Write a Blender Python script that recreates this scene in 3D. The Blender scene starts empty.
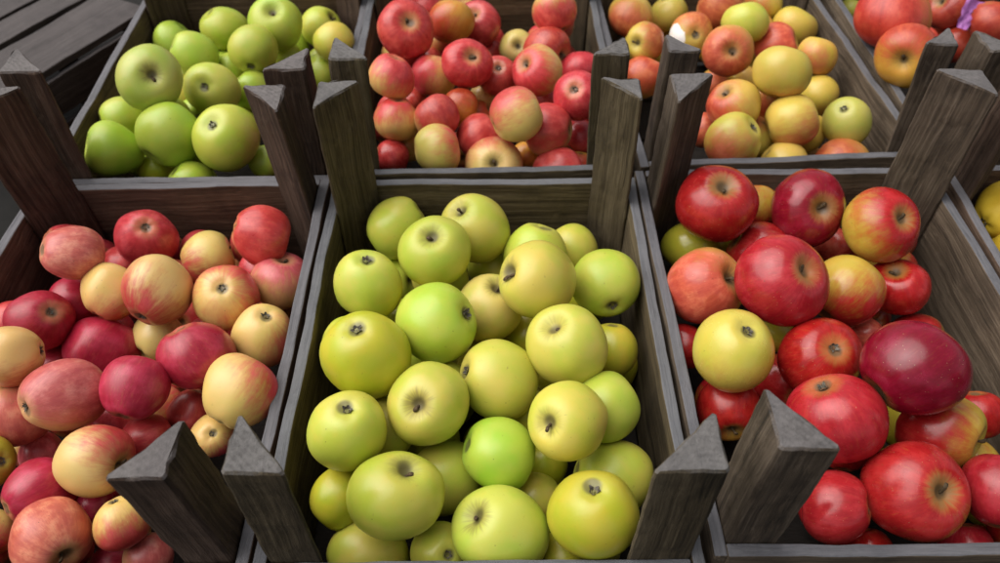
import bpy, bmesh, math, random
from mathutils import Vector, Matrix, noise

scene = bpy.context.scene
COL = scene.collection
rnd = random.Random(11)

# ------------------------------------------------------------------ data
# crate poses: x, y, z of the rail level, yaw, tilt x, tilt y (metres, radians)
CRATES = {
 'center': (0.0, 0.0, 0.0, 0.0, 0.0, 0.0),
 'left': (-0.406, 0.0051, -0.0091, -0.003, 0.021, -0.022),
 'right': (0.4049, 0.0138, 0.0023, 0.0049, -0.0022, 0.0043),
 'backred': (-0.0046, 0.5377, -0.0012, 0.0093, -0.0145, -0.0013),
 'backgreen': (-0.4049, 0.5397, -0.0101, 0.017, 0.0023, 0.0045),
 'backyellow': (0.4001, 0.5619, -0.0077, 0.0444, -0.0173, 0.0022),
 'backfar': (0.812, 0.585, 0.0, 0.03, 0.0, 0.0),
 'farright': (0.814, 0.02, 0, 0, 0, 0),
}
POSTS = {
 'center/bl': (-0.0023, -0.0003, 0.0005, -0.0035, 0.0009, 0.0284),
 'center/br': (-0.0011, 0.0011, -0.0002, -0.0067, -0.0089, -0.0369),
 'center/fl': (0.0018, 0.0009, -0.001, -0.0037, -0.0005, -0.0512),
 'center/fr': (0.0005, -0.0016, -0.0004, 0.004, -0.0003, 0.0112),
 'left/bl': (0.0015, 0.0009, -0.0004, 0.0015, 0.0, 0.049),
 'left/br': (-0.0045, -0.0027, -0.0028, -0.0002, -0.0008, -0.0214),
 'left/fr': (-0.0027, 0.0, 0.0011, -0.0056, -0.0014, -0.0007),
 'right/bl': (0.0039, -0.0026, -0.0025, 0.0004, 0.0065, 0.0079),
 'right/br': (-0.0003, -0.0008, -0.0017, 0.003, 0.0015, -0.0646),
 'right/fl': (0.0042, -0.0004, 0.002, -0.0056, 0.0028, -0.0268),
 'backred/fl': (0.0064, 0.0028, 0.0026, -0.0045, 0.0, -0.0196),
 'backred/fr': (-0.0052, 0.0031, 0.003, -0.0061, -0.009, 0.0012),
 'backgreen/fl': (0.0033, 0.0027, 0.0016, 0.002, 0.0022, -0.0303),
 'backgreen/fr': (-0.0009, 0.0005, 0.0014, -0.0003, -0.0026, 0.0249),
 'backyellow/fl': (0.0023, 0.002, 0.0038, -0.0118, -0.0102, -0.0922),
 'backyellow/fr': (-0.0066, 0.005, -0.0022, -0.0121, -0.0073, -0.1729),
 'backfar/fl': (-0.0006, -0.0051, -0.0135, 0.0, -0.0005, 0.0153),
}
CAM = (767.84668, 0.83758, 0.02072, -0.52173, 0.66732, -0.00832)
CRATE_L, POST_H, POST_A = (0.5285, 0.161, 0.0541)
APPLES = {
 'center': [
  ((-0.1146, 0.2097, -0.0375), 0.0407, (-0.843, -0.368, -0.392), '-', 'y', 0, (0.0, 0.0, 1.0), 'pale yellow apple touching the left rear post of the front middle crate', None),
  ((-0.0561, 0.1146, 0.014), 0.0432, (-0.012, -0.244, 0.97), 's', 'g', 0, (0.0, 0.0, 1.0), 'bright green apple with stalk pit facing up between two rear yellow apples, front middle crate', None),
  ((-0.0091, 0.1793, -0.0112), 0.0437, (-0.442, -0.108, 0.891), 's', 'y', 0, (0.0, 0.0, 1.0), 'yellow apple nearest the back board of the front middle crate, stalk pit at upper left', None),
  ((-0.1339, 0.0788, -0.0018), 0.0407, (-0.126, -0.061, -0.99), 'c', 'y', 0, (0.0, 0.0, 1.0), 'yellow apple against the left board, second from the rear left post, front middle crate', None),
  ((0.0665, 0.1496, -0.0343), 0.0429, (-0.291, -0.496, -0.818), '-', 'y', 0, (0.0, 0.0, 1.0), 'yellow apple mostly hidden behind the big yellow apple near the rear right post', None),
  ((0.0639, 0.0553, 0.0286), 0.0443, (-0.827, -0.15, 0.542), 's', 'y', 0, (0.0, 0.0, 1.0), 'big plain yellow apple lying over another one before the back board, pit on its left', None),
  ((0.1173, 0.1959, -0.0677), 0.0347, (-0.4, 0.831, 0.386), '-', 'y', 0, (0.0, 0.0, 1.0), 'sliver of yellow apple behind the one with the brown blossom end, front middle crate', None),
  ((0.1463, 0.0849, -0.0112), 0.0401, (-0.09, 0.995, -0.043), 'c', 'g', 0, (0.0, 0.0, 1.0), 'yellow-green apple under the rear right post with large brown blossom end turned down', None),
  ((-0.0482, 0.0041, 0.0169), 0.0445, (-0.855, 0.085, -0.511), 'c', 'g', 0, (0.0, 0.0, 1.0), 'large smooth green-yellow apple with small blossom end on its right flank, front middle crate', None),
  ((0.0073, 0.0623, -0.0295), 0.0402, (0.269, 0.058, 0.961), 's', 'p', 0, (0.0, 0.0, 1.0), 'dull creamy yellow apple sunk in the middle behind the large smooth green-yellow one', None),
  ((-0.1183, -0.0467, 0.0282), 0.046, (0.074, -0.005, -0.997), 'c', 'o', 0, (0.0, 0.0, 1.0), 'large yellow apple with shadowy top and star blossom end, middle of the left board', None),
  ((0.0128, 0.1803, -0.0849), 0.0362, (0.053, 0.839, 0.541), '-', 'y', 0, (0.0, 0.0, 1.0), 'yellow apple sliver below the rear apple at the back board, front middle crate', None),
  ((0.091, -0.0315, 0.0208), 0.042, (-0.437, -0.036, 0.899), 's', 'y', 0, (0.0, 0.0, 1.0), 'yellow apple with a wide hollow stalk pit at its upper left, right of centre', None),
  ((0.1459, 0.0071, -0.0384), 0.0318, (-0.09, -0.622, -0.778), '-', 'o', 0, (0.0, 0.0, 1.0), 'dark yellow apple half hidden at the right board below the brown-ended apple', None),
  ((0.0512, 0.0656, -0.0821), 0.0309, (-0.541, 0.746, 0.387), '-', 'o', 0, (0.0, 0.0, 1.0), 'small shaded yellow apple deep in the gap at the heart of the middle heap', None),
  ((-0.1289, -0.1292, 0.0181), 0.04, (-0.088, -0.058, -0.994), 'c', 'y', 0, (0.0, 0.0, 1.0), "round yellow apple with small dark blossom end, just above the middle crate's front left post", None),
  ((-0.052, -0.0965, 0.0131), 0.0413, (-0.182, -0.545, 0.819), 's', 'y', 0, (0.0, 0.0, 1.0), 'yellow apple facing the viewer with round stalk hole in a pale ring, middle crate', None),
  ((0.0185, -0.0551, -0.0058), 0.0422, (0.884, 0.066, -0.462), 'c', 'y', 0, (0.0, 0.0, 1.0), 'pale yellow apple in the exact middle of its heap, dented at left edge', None),
  ((0.085, -0.127, 0.0284), 0.0386, (-0.577, -0.459, 0.676), 's', 'y', 0, (0.0, 0.0, 1.0), 'yellow apple with greenish star-shaped stalk pit on its left, right half of middle crate', None),
  ((0.0184, -0.1385, -0.0144), 0.0373, (0.927, -0.088, -0.365), '-', 'GG', 0, (0.0, 0.0, 1.0), 'plain vivid green apple without any visible stalk, greenest of the middle heap', None),
  ((0.1294, -0.0873, -0.0114), 0.0358, (0.907, 0.368, 0.205), '-', 'g', 0, (0.0, 0.0, 1.0), 'yellow-green apple squeezed along the right board behind the star-pitted one', None),
  ((-0.0363, -0.1384, -0.0632), 0.0389, (-0.989, 0.097, -0.11), '-', 'y', 0, (0.0, 0.0, 1.0), 'shaded yellow apple wedged between the vivid green apple and the big stalked front one', None),
  ((-0.0776, -0.1933, 0.0075), 0.0429, (0.314, 0.28, 0.907), 's', 'g', 0, (0.0, 0.0, 1.0), 'biggest yellow-green apple with a stout brown stalk hole on top, front of middle crate', None),
  ((-0.1403, -0.1686, -0.0442), 0.03, (-0.683, -0.65, -0.334), '-', 'o', 0, (0.0, 0.0, 1.0), 'olive-shaded apple in the front left corner behind the biggest stalked apple', None),
  ((-0.1113, -0.2152, -0.0786), 0.04, (0.874, 0.48, -0.075), '-', 'y', 0, (0.0, 0.0, 1.0), 'yellow apple cut by the bottom edge beside the front left post of middle crate', None),
  ((-0.0397, -0.2184, -0.0601), 0.0291, (-0.382, 0.452, -0.806), 'c', 'y', 0, (0.0, 0.0, 1.0), 'small yellow apple at the bottom edge with blossom end at its lower right', None),
  ((0.0203, -0.2142, -0.0246), 0.0434, (-0.574, 0.013, 0.819), 's', 'y', 0, (0.0, 0.0, 1.0), 'large front yellow apple with open oval stalk hole at upper left, bottom centre', None),
  ((0.1038, -0.2112, 0.0047), 0.0427, (0.087, -0.184, -0.979), 'c', 'o', 0, (0.0, 0.0, 1.0), 'large golden apple with dark star blossom end on top, beside the front right post', None),
  ((0.1353, -0.1409, -0.0622), 0.0417, (0.962, -0.195, -0.192), '-', 'y', 0, (0.0, 0.0, 1.0), 'pale yellow apple behind the golden front one at the right board of middle crate', None),
  ((0.0528, -0.1592, -0.0702), 0.0283, (-0.942, 0.294, -0.162), '-', 'y', 0, (0.0, 0.0, 1.0), 'sliver of yellow apple between the two largest front apples, middle crate', None),
  ((0.066, -0.1102, -0.0888), 0.0279, (-0.815, -0.298, -0.497), '-', 'o', 0, (0.0, 0.0, 1.0), 'shaded yellow apple low between the vivid green one and the golden front one', None),
  ((0.0459, -0.0691, -0.0635), 0.024, (-0.967, -0.098, -0.233), '-', 'o', 0, (0.0, 0.0, 1.0), 'tiny dark yellow sliver between the central pale apple and the star-pitted one', None),
  ((0.079, -0.2194, -0.0697), 0.0246, (-0.978, 0.05, -0.202), '-', 'o', 0, (0.0, 0.0, 1.0), 'dark yellow sliver under the golden front apple at the bottom edge', None),
  ((-0.1463, 0.0072, -0.0264), 0.034, (-0.317, 0.912, -0.26), '-', 'y', 0, (0.045, 0.991, 0.124), 'shadowed yellow apple just left of the large yellow apple', None),
  ((-0.0698, 0.0553, -0.0367), 0.0339, (0.309, -0.943, 0.127), '-', 'o', 0, (0.893, -0.075, 0.444), 'shadowed olive yellow apple just left of the large smooth green-yellow apple', None),
  ((-0.1026, -0.0924, -0.0388), 0.0347, (-0.063, 0.859, 0.508), '-', 'y', 0, (0.277, -0.062, 0.959), 'shadowed yellow apple just left of the yellow apple facing the viewer with round stalk hole', None),
  ((-0.0454, -0.0461, -0.0405), 0.0345, (-0.363, 0.919, -0.157), '-', 'y', 0, (-0.977, 0.156, -0.146), 'shadowed yellow apple below the large smooth green-yellow apple with small blossom end on its', None),
  ((0.0855, -0.0066, -0.0466), 0.0338, (-0.522, 0.853, 0.005), '-', 'y', 0, (0.299, -0.179, 0.937), 'shadowed yellow apple below the yellow apple with a wide hollow stalk pit at its upper', None),
  ((-0.056, 0.1394, -0.0571), 0.0351, (0.153, -0.239, -0.959), '-', 'y', 0, (0.663, -0.283, 0.693), 'shadowed yellow apple below the bright green apple with stalk pit facing up', None),
  ((0.1078, 0.052, -0.0611), 0.0342, (-0.797, 0.478, -0.37), '-', 'y', 0, (0.135, -0.336, 0.932), 'shadowed yellow apple below the yellow-green apple under the rear right post', None),
  ((0.0049, -0.0095, -0.0615), 0.0353, (0.592, 0.33, 0.735), '-', 'y', 0, (-0.012, -0.598, -0.801), 'shadowed yellow apple just left of the pale yellow apple in the exact middle', None),
  ((-0.0953, 0.0015, -0.065), 0.0343, (0.754, -0.013, -0.657), '-', 'y', 0, (0.4, -0.616, -0.679), 'half hidden yellow apple below the large smooth green-yellow apple with small blossom end on its', None),
  ((0.1302, 0.118, -0.0727), 0.036, (-0.873, 0.372, -0.315), '-', 'o', 0, (-0.252, -0.431, 0.866), 'shadowed olive yellow apple below the yellow-green apple under the rear right post', None),
  ((-0.0352, 0.0569, -0.0922), 0.0343, (0.126, 0.943, -0.308), '-', 'y', 0, (-0.616, -0.384, 0.688), 'shadowed yellow apple just right of the large smooth green-yellow apple', None),
  ((-0.0601, -0.0788, -0.0945), 0.0337, (0.381, 0.062, 0.922), '-', 'o', 0, (0.65, -0.169, 0.741), 'shadowed olive yellow apple above the shaded yellow apple wedged', None),
  ((-0.0982, 0.0956, -0.0984), 0.0339, (0.437, 0.05, 0.898), '-', 'o', 0, (-0.151, -0.836, 0.527), 'shadowed olive yellow apple below the yellow apple against the left board', None),
  ((0.0565, -0.0272, -0.1034), 0.0358, (-0.106, -0.225, -0.969), '-', 'y', 0, (-0.883, -0.122, 0.453), 'shadowed yellow apple just right of the pale yellow apple in the exact middle', None),
  ((-0.1245, 0.1762, -0.1034), 0.0346, (0.921, -0.225, 0.319), '-', 'y', 0, (0.01, 0.484, 0.875), 'shadowed yellow apple just right of the yellow apple against the left board', None),
  ((0.1526, 0.0356, -0.1058), 0.0353, (0.899, -0.016, -0.437), '-', 'o', 0, (0.459, 0.769, -0.445), 'shadowed olive yellow apple below the dark yellow apple half hidden at the right board', None),
  ((0.0106, -0.0758, -0.107), 0.0348, (0.868, 0.314, -0.384), '-', 'y', 0, (-0.402, 0.886, 0.233), 'shadowed yellow apple above the plain vivid green apple without any visible stalk', None),
  ((0.1146, -0.1898, -0.1097), 0.0339, (-0.233, 0.484, 0.844), '-', 'y', 0, (-0.443, 0.896, -0.017), 'shadowed yellow apple below the large golden apple with dark star blossom end on top', None),
  ((-0.045, -0.0154, -0.1113), 0.0341, (-0.945, 0.133, -0.298), '-', 'y', 0, (0.19, -0.864, 0.466), 'shadowed yellow apple just right of the yellow apple facing the viewer with round stalk hole', None),
 ],
 'left': [
  ((-0.4822, 0.1126, 0.0206), 0.0342, (0.752, 0.374, -0.543), '-', 'cp', 0.8, (0.088, -0.185, 0.979), 'smooth pink-red oval apple against the left board, rearmost left in front left crate', None),
  ((-0.4393, 0.1937, -0.0345), 0.0372, (-0.376, 0.359, -0.854), 'c', 'c', 0.95, (0.417, -0.649, 0.636), 'red apple with dark blossom star on top, touching the back board of front left crate', None),
  ((-0.4418, 0.0821, -0.016), 0.0336, (0.429, 0.851, 0.304), '-', 'c', 0.3, (0.208, -0.657, -0.724), 'plain creamy yellow apple left of the big yellow and pink one, front left crate', None),
  ((-0.3756, 0.0662, 0.0031), 0.0397, (0.301, 0.942, 0.145), 'c', 'c', 0.44, (-0.691, -0.718, -0.078), 'big yellow apple with pink lower left cheek, second row of front left crate', None),
  ((-0.3586, 0.1713, -0.0517), 0.0339, (0.919, 0.393, 0.034), 's', 'c', 0.32, (-0.411, -0.881, -0.235), 'yellow apple with stalk hollow at its right, before the back board of front left crate', None),
  ((-0.2737, 0.1567, 0.0031), 0.0362, (0.868, 0.04, -0.494), '-', 'c', 0.78, (0.505, -0.426, 0.751), 'streaky crimson apple in the rear right corner of front left crate', None),
  ((-0.2504, 0.1159, -0.0377), 0.0352, (0.255, 0.319, 0.913), 's', 'cp', 0.45, (0.216, 0.428, 0.878), 'apple with pink top and yellow base against the right board, rear of front left crate', None),
  ((-0.301, 0.07, -0.0127), 0.0376, (-0.198, 0.392, -0.899), 'c', 'c', 0.72, (0.155, 0.756, -0.636), 'apple with yellow star patch and red rim, blossom end facing viewer, front left crate', None),
  ((-0.2507, 0.0227, -0.0251), 0.0352, (-0.317, -0.036, -0.948), 'c', 'c', 0.28, (0.92, -0.181, -0.348), 'yellow apple with grey blossom tuft on top against the right board, front left crate', None),
  ((-0.5082, 0.0404, -0.0164), 0.0352, (-0.743, 0.159, -0.65), 'c', 'cd', 1, (0.494, -0.299, 0.816), 'dark red apple with small blossom dimple, left board of front left crate', None),
  ((-0.5016, 0.0965, -0.0484), 0.0311, (-0.932, -0.259, 0.255), '-', 'cd', 1, (0.465, -0.33, 0.821), 'dark red apple half hidden behind the dimpled dark red one, front left crate', None),
  ((-0.4902, -0.0389, 0.0216), 0.0316, (-0.94, -0.32, 0.117), 'c', 'c', 0.2, (0.197, -0.704, -0.682), 'yellow apple at the left picture edge with blossom end on its right side', None),
  ((-0.4529, 0.0317, -0.0639), 0.0404, (0.332, 0.896, 0.295), '-', 'cd', 0.92, (0.215, -0.279, 0.936), 'purplish crimson apple in a hollow at the centre left of front left crate', None),
  ((-0.393, 0.0533, -0.0664), 0.0312, (0.535, 0.845, 0.008), '-', 'c', 0.25, (0.832, -0.247, -0.496), 'shaded yellow apple deep between crimson ones, centre of front left crate', None),
  ((-0.309, -0.0206, -0.0039), 0.0376, (0.458, -0.451, -0.766), '-', 'cd', 0.97, (0.257, -0.39, 0.884), 'deep red streaky apple right of centre below the star-patched one, front left crate', None),
  ((-0.361, -0.0661, -0.0), 0.0346, (0.199, 0.946, 0.256), '-', 'cd', 0.95, (0.601, -0.262, 0.755), 'bright red streaky apple between the deep red one and the long blushed one', None),
  ((-0.432, -0.0739, 0.0001), 0.0394, (0.537, 0.723, -0.433), 'c', 'cp', 0.72, (0.515, 0.431, 0.741), 'long pink-blushed apple with dark blossom end at its lower left, front left crate', None),
  ((-0.2537, -0.068, -0.0059), 0.038, (0.453, 0.852, 0.262), '-', 'c', 0.34, (0.93, 0.368, 0.002), 'pale yellow apple with faint orange cheek against the right board, front left crate', None),
  ((-0.3242, -0.0526, -0.0675), 0.0268, (-0.262, -0.725, -0.637), '-', 'c', 0.75, (0.13, -0.318, 0.939), 'dull pink apple low between the pale yellow and bright red ones, front left crate', None),
  ((-0.3659, -0.0348, -0.0864), 0.0242, (0.546, 0.832, -0.095), '-', 'c', 0.4, (0.989, 0.087, 0.123), 'orange-brown shaded apple sliver under the bright red streaky one', None),
  ((-0.4972, -0.0742, -0.0326), 0.0361, (0.061, -0.58, -0.813), '-', 'cp', 0.6, (0.851, -0.525, 0.024), 'orange-pink apple behind the long blushed one at the left picture edge', None),
  ((-0.3824, -0.1424, -0.0134), 0.0359, (0.951, -0.295, 0.091), 's', 'c', 0.42, (0.766, 0.642, 0.042), 'yellow apple with red right shoulder and stalk hollow, touching the front right post', None),
  ((-0.3598, -0.0927, -0.0592), 0.0275, (0.807, 0.536, -0.247), '-', 'c', 0.95, (0.396, -0.196, 0.897), 'red apple half hidden behind the red-shouldered yellow one, by the front right post', None),
  ((-0.287, -0.0915, -0.0521), 0.0236, (-0.3, 0.407, -0.863), 'c', 'c', 0.55, (0.201, 0.016, -0.98), 'pink and cream apple peeking between two front posts left of the middle crate', None),
  ((-0.4414, -0.1618, -0.0405), 0.0328, (0.617, 0.727, -0.302), '-', 'cd', 1, (0.399, -0.139, 0.906), 'dark crimson apple left of the red-shouldered one, front of left crate', None),
  ((-0.4861, -0.0923, -0.0863), 0.0243, (0.05, -0.691, -0.721), '-', 'cp', 0.6, (-0.059, -0.49, 0.87), 'dull pinkish apple low behind the dark crimson front one', None),
  ((-0.4035, -0.2136, -0.027), 0.0351, (0.753, -0.642, 0.143), 's', 'cp', 0.72, (0.303, -0.201, 0.932), 'matt pale pink apple with red rim at the bottom edge of front left crate', None),
  ((-0.3409, -0.2011, -0.0273), 0.0256, (0.279, -0.596, -0.753), 'c', 'c', 0.5, (0.378, -0.822, -0.426), 'yellow-topped apple with red base left of the front right post, blossom end up', None),
  ((-0.5008, -0.1343, -0.0313), 0.0266, (-0.882, 0.199, -0.426), 'c', 'o2', 0.1, (-0.008, -0.877, -0.48), 'olive-yellow apple cut by the left picture edge with dark eye', None),
  ((-0.4873, -0.1933, -0.0622), 0.024, (0.237, 0.966, 0.107), '-', 'c', 0.35, (0.373, -0.891, 0.257), 'orange-yellow apple cut by the left picture edge, near the bottom', None),
  ((-0.3263, -0.2153, -0.0691), 0.0228, (0.139, -0.795, -0.59), '-', 'cp', 0.6, (0.737, 0.024, 0.675), 'pink apple at the bottom edge tucked under the grooved front post', None),
  ((-0.3995, -0.1623, -0.0736), 0.021, (-0.947, -0.277, 0.164), '-', 'cd', 1, (0.455, -0.389, 0.801), 'purple-red apple sliver in the gap beside the matt pale pink one', None),
  ((-0.3688, -0.2205, -0.0923), 0.0248, (0.794, 0.084, -0.602), '-', 'cd', 0.9, (0.411, -0.021, 0.912), 'dark red apple at the bottom edge right of the matt pale pink one', None),
  ((-0.5123, 0.0205, -0.0747), 0.0232, (0.585, 0.772, -0.249), '-', 'cd', 1, (0.502, -0.51, 0.698), 'dark red sliver under the dimpled dark red apple, front left crate', None),
  ((-0.4816, 0.1923, -0.0819), 0.0268, (-0.805, -0.552, -0.219), '-', 'c', 0.95, (0.43, -0.466, 0.773), 'red sliver below the blossom-topped rear apple, front left crate', None),
  ((-0.52, -0.0682, -0.1095), 0.0252, (-0.67, -0.725, -0.159), '-', 'c', 0.2, (0.315, -0.946, 0.072), 'dim yellow-brown apple sliver low at the left, under the orange-pink one', None),
  ((-0.5589, 0.0564, -0.0443), 0.0286, (-0.997, 0.009, -0.081), '-', 'c', 0.96, (0.716, 0.182, 0.674), 'shadowed red apple just left of the dark red apple with small blossom dimple', None),
  ((-0.5461, 0.1915, -0.0475), 0.0299, (0.601, 0.201, -0.774), '-', 'c', 0.79, (-0.493, -0.713, 0.498), 'shadowed red apple above the smooth pink-red oval apple against the left board', None),
  ((-0.2886, 0.1542, -0.0638), 0.0283, (0.347, 0.229, 0.909), '-', 'c', 0.87, (-0.86, 0.454, -0.233), 'shadowed red apple below the streaky crimson apple in the rear right corner of front', None),
  ((-0.2783, 0.0542, -0.0733), 0.0326, (-0.493, -0.615, -0.616), '-', 'c', 0.95, (-0.308, -0.373, -0.876), 'shadowed red apple just left of the yellow apple with grey blossom tuft on top', None),
  ((-0.4281, -0.2003, -0.0869), 0.0315, (0.785, 0.396, 0.477), '-', 'c', 0.99, (-0.163, 0.948, 0.273), 'shadowed red apple just left of the dark red apple at the bottom edge right', None),
  ((-0.4176, -0.0598, -0.0847), 0.0284, (-0.108, 0.877, 0.469), '-', 'c', 0.94, (-0.701, -0.695, 0.157), 'shadowed red apple below the bright red streaky apple', None),
  ((-0.3192, 0.2219, -0.0787), 0.0292, (0.096, 0.482, 0.871), '-', 'c', 0.98, (-0.152, 0.705, -0.693), 'shadowed red apple just left of the streaky crimson apple in the rear right corner', None),
  ((-0.3385, 0.0645, -0.085), 0.0283, (-0.928, -0.306, 0.212), '-', 'c', 0.97, (0.56, -0.402, 0.725), 'shadowed red apple below the apple with yellow star patch and red rim', None),
  ((-0.4125, 0.1628, -0.0858), 0.0288, (-0.861, 0.343, -0.376), '-', 'c', 0.98, (-0.513, -0.796, -0.32), 'shadowed red apple just left of the yellow apple with stalk hollow at its right', None),
  ((-0.3876, 0.2142, -0.0848), 0.0288, (0.831, 0.455, 0.32), '-', 'c', 0.76, (-0.767, -0.367, 0.526), 'half hidden red apple just left of the yellow apple with stalk hollow at its right', None),
  ((-0.4739, 0.0853, -0.0981), 0.0286, (0.231, -0.964, 0.135), '-', 'c', 0.85, (0.932, 0.355, -0.076), 'shadowed red apple above the purplish crimson apple in a hollow at the centre left', None),
  ((-0.3835, 0.1013, -0.096), 0.0282, (0.203, -0.646, 0.736), '-', 'c', 0.98, (-0.002, -0.241, -0.97), 'shadowed red apple just right of the big yellow apple with pink lower left cheek', None),
  ((-0.5371, 0.2162, -0.1005), 0.0293, (0.697, -0.33, 0.636), '-', 'c', 0.91, (0.823, -0.393, 0.41), 'shadowed red apple just left of the red sliver below the blossom-topped rear apple', None),
  ((-0.4866, -0.0268, -0.1052), 0.0289, (0.632, -0.765, 0.125), '-', 'c', 0.83, (-0.011, 0.489, 0.872), 'shadowed red apple below the long pink-blushed apple with dark blossom end at its lower left', None),
  ((-0.5056, -0.2056, -0.1097), 0.0283, (-0.967, 0.082, -0.242), '-', 'c', 0.89, (0.02, 0.029, 0.999), 'shadowed red apple below the orange-yellow apple cut by the left picture edge', None),
  ((-0.2723, 0.1078, -0.0998), 0.0292, (0.418, 0.894, 0.163), '-', 'c', 0.81, (0.003, 0.836, -0.548), 'shadowed red apple just right of the yellow apple with grey blossom tuft on top', None),
  ((-0.4455, 0.2286, -0.1045), 0.0306, (-0.827, -0.378, -0.417), '-', 'c', 0.95, (-0.045, -0.739, -0.672), 'shadowed red apple just right of the red apple with dark blossom star on top', None),
  ((-0.4255, -0.116, -0.1167), 0.0292, (-0.637, 0.749, 0.185), '-', 'c', 0.94, (0.167, 0.609, 0.775), 'shadowed red apple just right of the yellow apple with red right shoulder and stalk hollow', None),
  ((-0.389, -0.167, -0.1195), 0.0287, (0.791, -0.316, 0.524), '-', 'c', 0.82, (-0.964, 0.199, -0.179), 'shadowed red apple above the dark red apple at the bottom edge right', None),
  ((-0.4616, 0.1535, -0.1179), 0.0288, (-0.362, 0.377, 0.853), '-', 'c', 0.83, (-0.477, -0.869, -0.132), 'shadowed red apple below the big yellow apple with pink lower left cheek', None),
  ((-0.3685, 0.0322, -0.1194), 0.0296, (0.338, -0.899, 0.279), '-', 'c', 0.95, (0.648, -0.761, 0.023), 'shadowed red apple above the orange-brown shaded apple sliver under the bright red streaky one', None),
  ((-0.3519, 0.2027, -0.1243), 0.0287, (0.487, -0.098, -0.868), '-', 'c', 0.94, (-0.661, -0.023, -0.75), 'shadowed red apple just right of the yellow apple with stalk hollow at its right', None),
 ],
 'right': [
  ((0.2907, 0.1887, 0.0194), 0.0482, (-0.033, -0.254, 0.967), 's', 'k', 1, (-0.27, -0.775, 0.572), 'bright red apple with green russet stalk hollow beside rear left post of right crate', None),
  ((0.4059, 0.1885, 0.0113), 0.0459, (0.125, -0.729, 0.673), 's', 'd', 1, (-0.367, -0.681, 0.633), 'dark crimson apple in the middle of the back row, front right crate', None),
  ((0.4735, 0.1369, 0.0308), 0.0422, (0.314, -0.509, 0.802), 's', 'k', 0.62, (0.757, -0.079, 0.649), 'red apple with large yellow left cheek and yellow stalk hollow, beside the rear right post', None),
  ((0.3519, 0.1545, -0.0369), 0.042, (0.85, -0.373, -0.372), '-', 'k', 0.97, (-0.316, -0.504, 0.804), 'lighter red apple hidden behind the big rosy one, front right crate', None),
  ((0.3275, 0.0396, 0.041), 0.0472, (0.375, -0.377, 0.847), 's', 'm', 0.86, (-0.743, -0.594, 0.308), 'big rosy red apple with yellowish torn stalk hollow, centre back of front right crate', None),
  ((0.2597, 0.073, -0.0055), 0.0448, (0.583, -0.306, 0.753), 's', 'a', 0.5, (-0.582, -0.693, 0.426), 'orange-peach apple with dark end pit on its right, left board of front right crate', None),
  ((0.4237, 0.0663, -0.0071), 0.0417, (0.698, 0.588, 0.408), '-', 'k', 0.5, (0.191, -0.857, -0.478), 'apple with yellow top and red base right of the big rosy one', None),
  ((0.4982, 0.0886, -0.026), 0.0351, (-0.37, 0.063, 0.927), 's', 'k', 0.95, (-0.612, -0.712, 0.344), 'smaller glossy red apple with green-lined hollow against the right board', None),
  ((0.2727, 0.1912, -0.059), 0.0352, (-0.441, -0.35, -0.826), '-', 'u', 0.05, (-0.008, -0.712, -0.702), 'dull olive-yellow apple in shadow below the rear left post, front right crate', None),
  ((0.2639, -0.0408, 0.0237), 0.0417, (-0.157, 0.115, -0.981), 'c', 'u2', 0.14, (-0.488, -0.744, -0.456), 'yellow apple with faint orange blush, left board of front right crate', None),
  ((0.3635, -0.0332, -0.002), 0.0422, (-0.055, 0.385, -0.921), 'c', 'k', 0.88, (-0.588, -0.055, 0.807), 'orange-red apple with small dark eye in a pale patch, centre of front right crate', None),
  ((0.4201, -0.0896, 0.0573), 0.0466, (0.803, 0.429, 0.413), '-', 'd', 1, (-0.47, -0.51, 0.721), 'largest dark crimson apple with purple sheen lying on top, right side', None),
  ((0.5259, 0.0414, -0.079), 0.0375, (0.807, -0.141, 0.573), 's', 'k', 0.85, (-0.924, -0.377, 0.059), 'red apple with yellow rim and stalk, behind the largest dark crimson one', None),
  ((0.4714, 0.205, -0.0754), 0.0272, (0.692, 0.506, 0.515), '-', 'a', 0.6, (-0.384, -0.45, 0.806), 'small orange apple sliver below the dark crimson rear one', None),
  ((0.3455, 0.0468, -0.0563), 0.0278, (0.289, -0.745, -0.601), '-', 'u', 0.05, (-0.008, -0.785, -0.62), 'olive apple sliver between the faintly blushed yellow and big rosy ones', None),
  ((0.2405, 0.0258, -0.0567), 0.0255, (-0.891, 0.173, -0.42), '-', 'k', 1, (-0.235, -0.586, 0.775), 'dark red sliver at the left board behind the faintly blushed yellow apple', None),
  ((0.4599, 0.0453, -0.0636), 0.0217, (-0.837, 0.292, -0.462), '-', 'a', 0.6, (-0.414, -0.346, 0.842), 'orange sliver between the orange-red apple and the largest crimson one', None),
  ((0.2664, -0.0687, -0.0433), 0.0337, (-0.025, -1.0, 0.003), 's', 'k', 0.78, (-0.325, 0.25, 0.912), 'red apple with yellow lower hollow, just behind the front left post of right crate', None),
  ((0.3492, -0.1188, 0.0158), 0.0462, (0.441, -0.436, -0.785), 'c', 'm', 0.93, (-0.573, -0.682, 0.455), 'big bright red apple with grey blossom star on top, right of the front left post', None),
  ((0.4079, -0.1863, -0.0041), 0.0445, (0.209, -0.479, 0.853), 's', 'k', 0.8, (-0.69, 0.115, 0.714), 'big streaky red apple with yellow-rayed stalk hollow at its right, front of right crate', None),
  ((0.4652, -0.1164, -0.0146), 0.0403, (0.698, -0.652, 0.297), 's', 'k', 0.62, (-0.983, 0.179, -0.043), 'red apple with yellow right shoulder beneath the largest dark crimson one', None),
  ((0.5372, -0.0747, -0.0517), 0.0279, (0.119, -0.684, -0.72), '-', 'k', 0.75, (0.04, -0.166, 0.985), 'orange-red apple with yellow crescent against the right board, behind the yellow-shouldered one', None),
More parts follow.
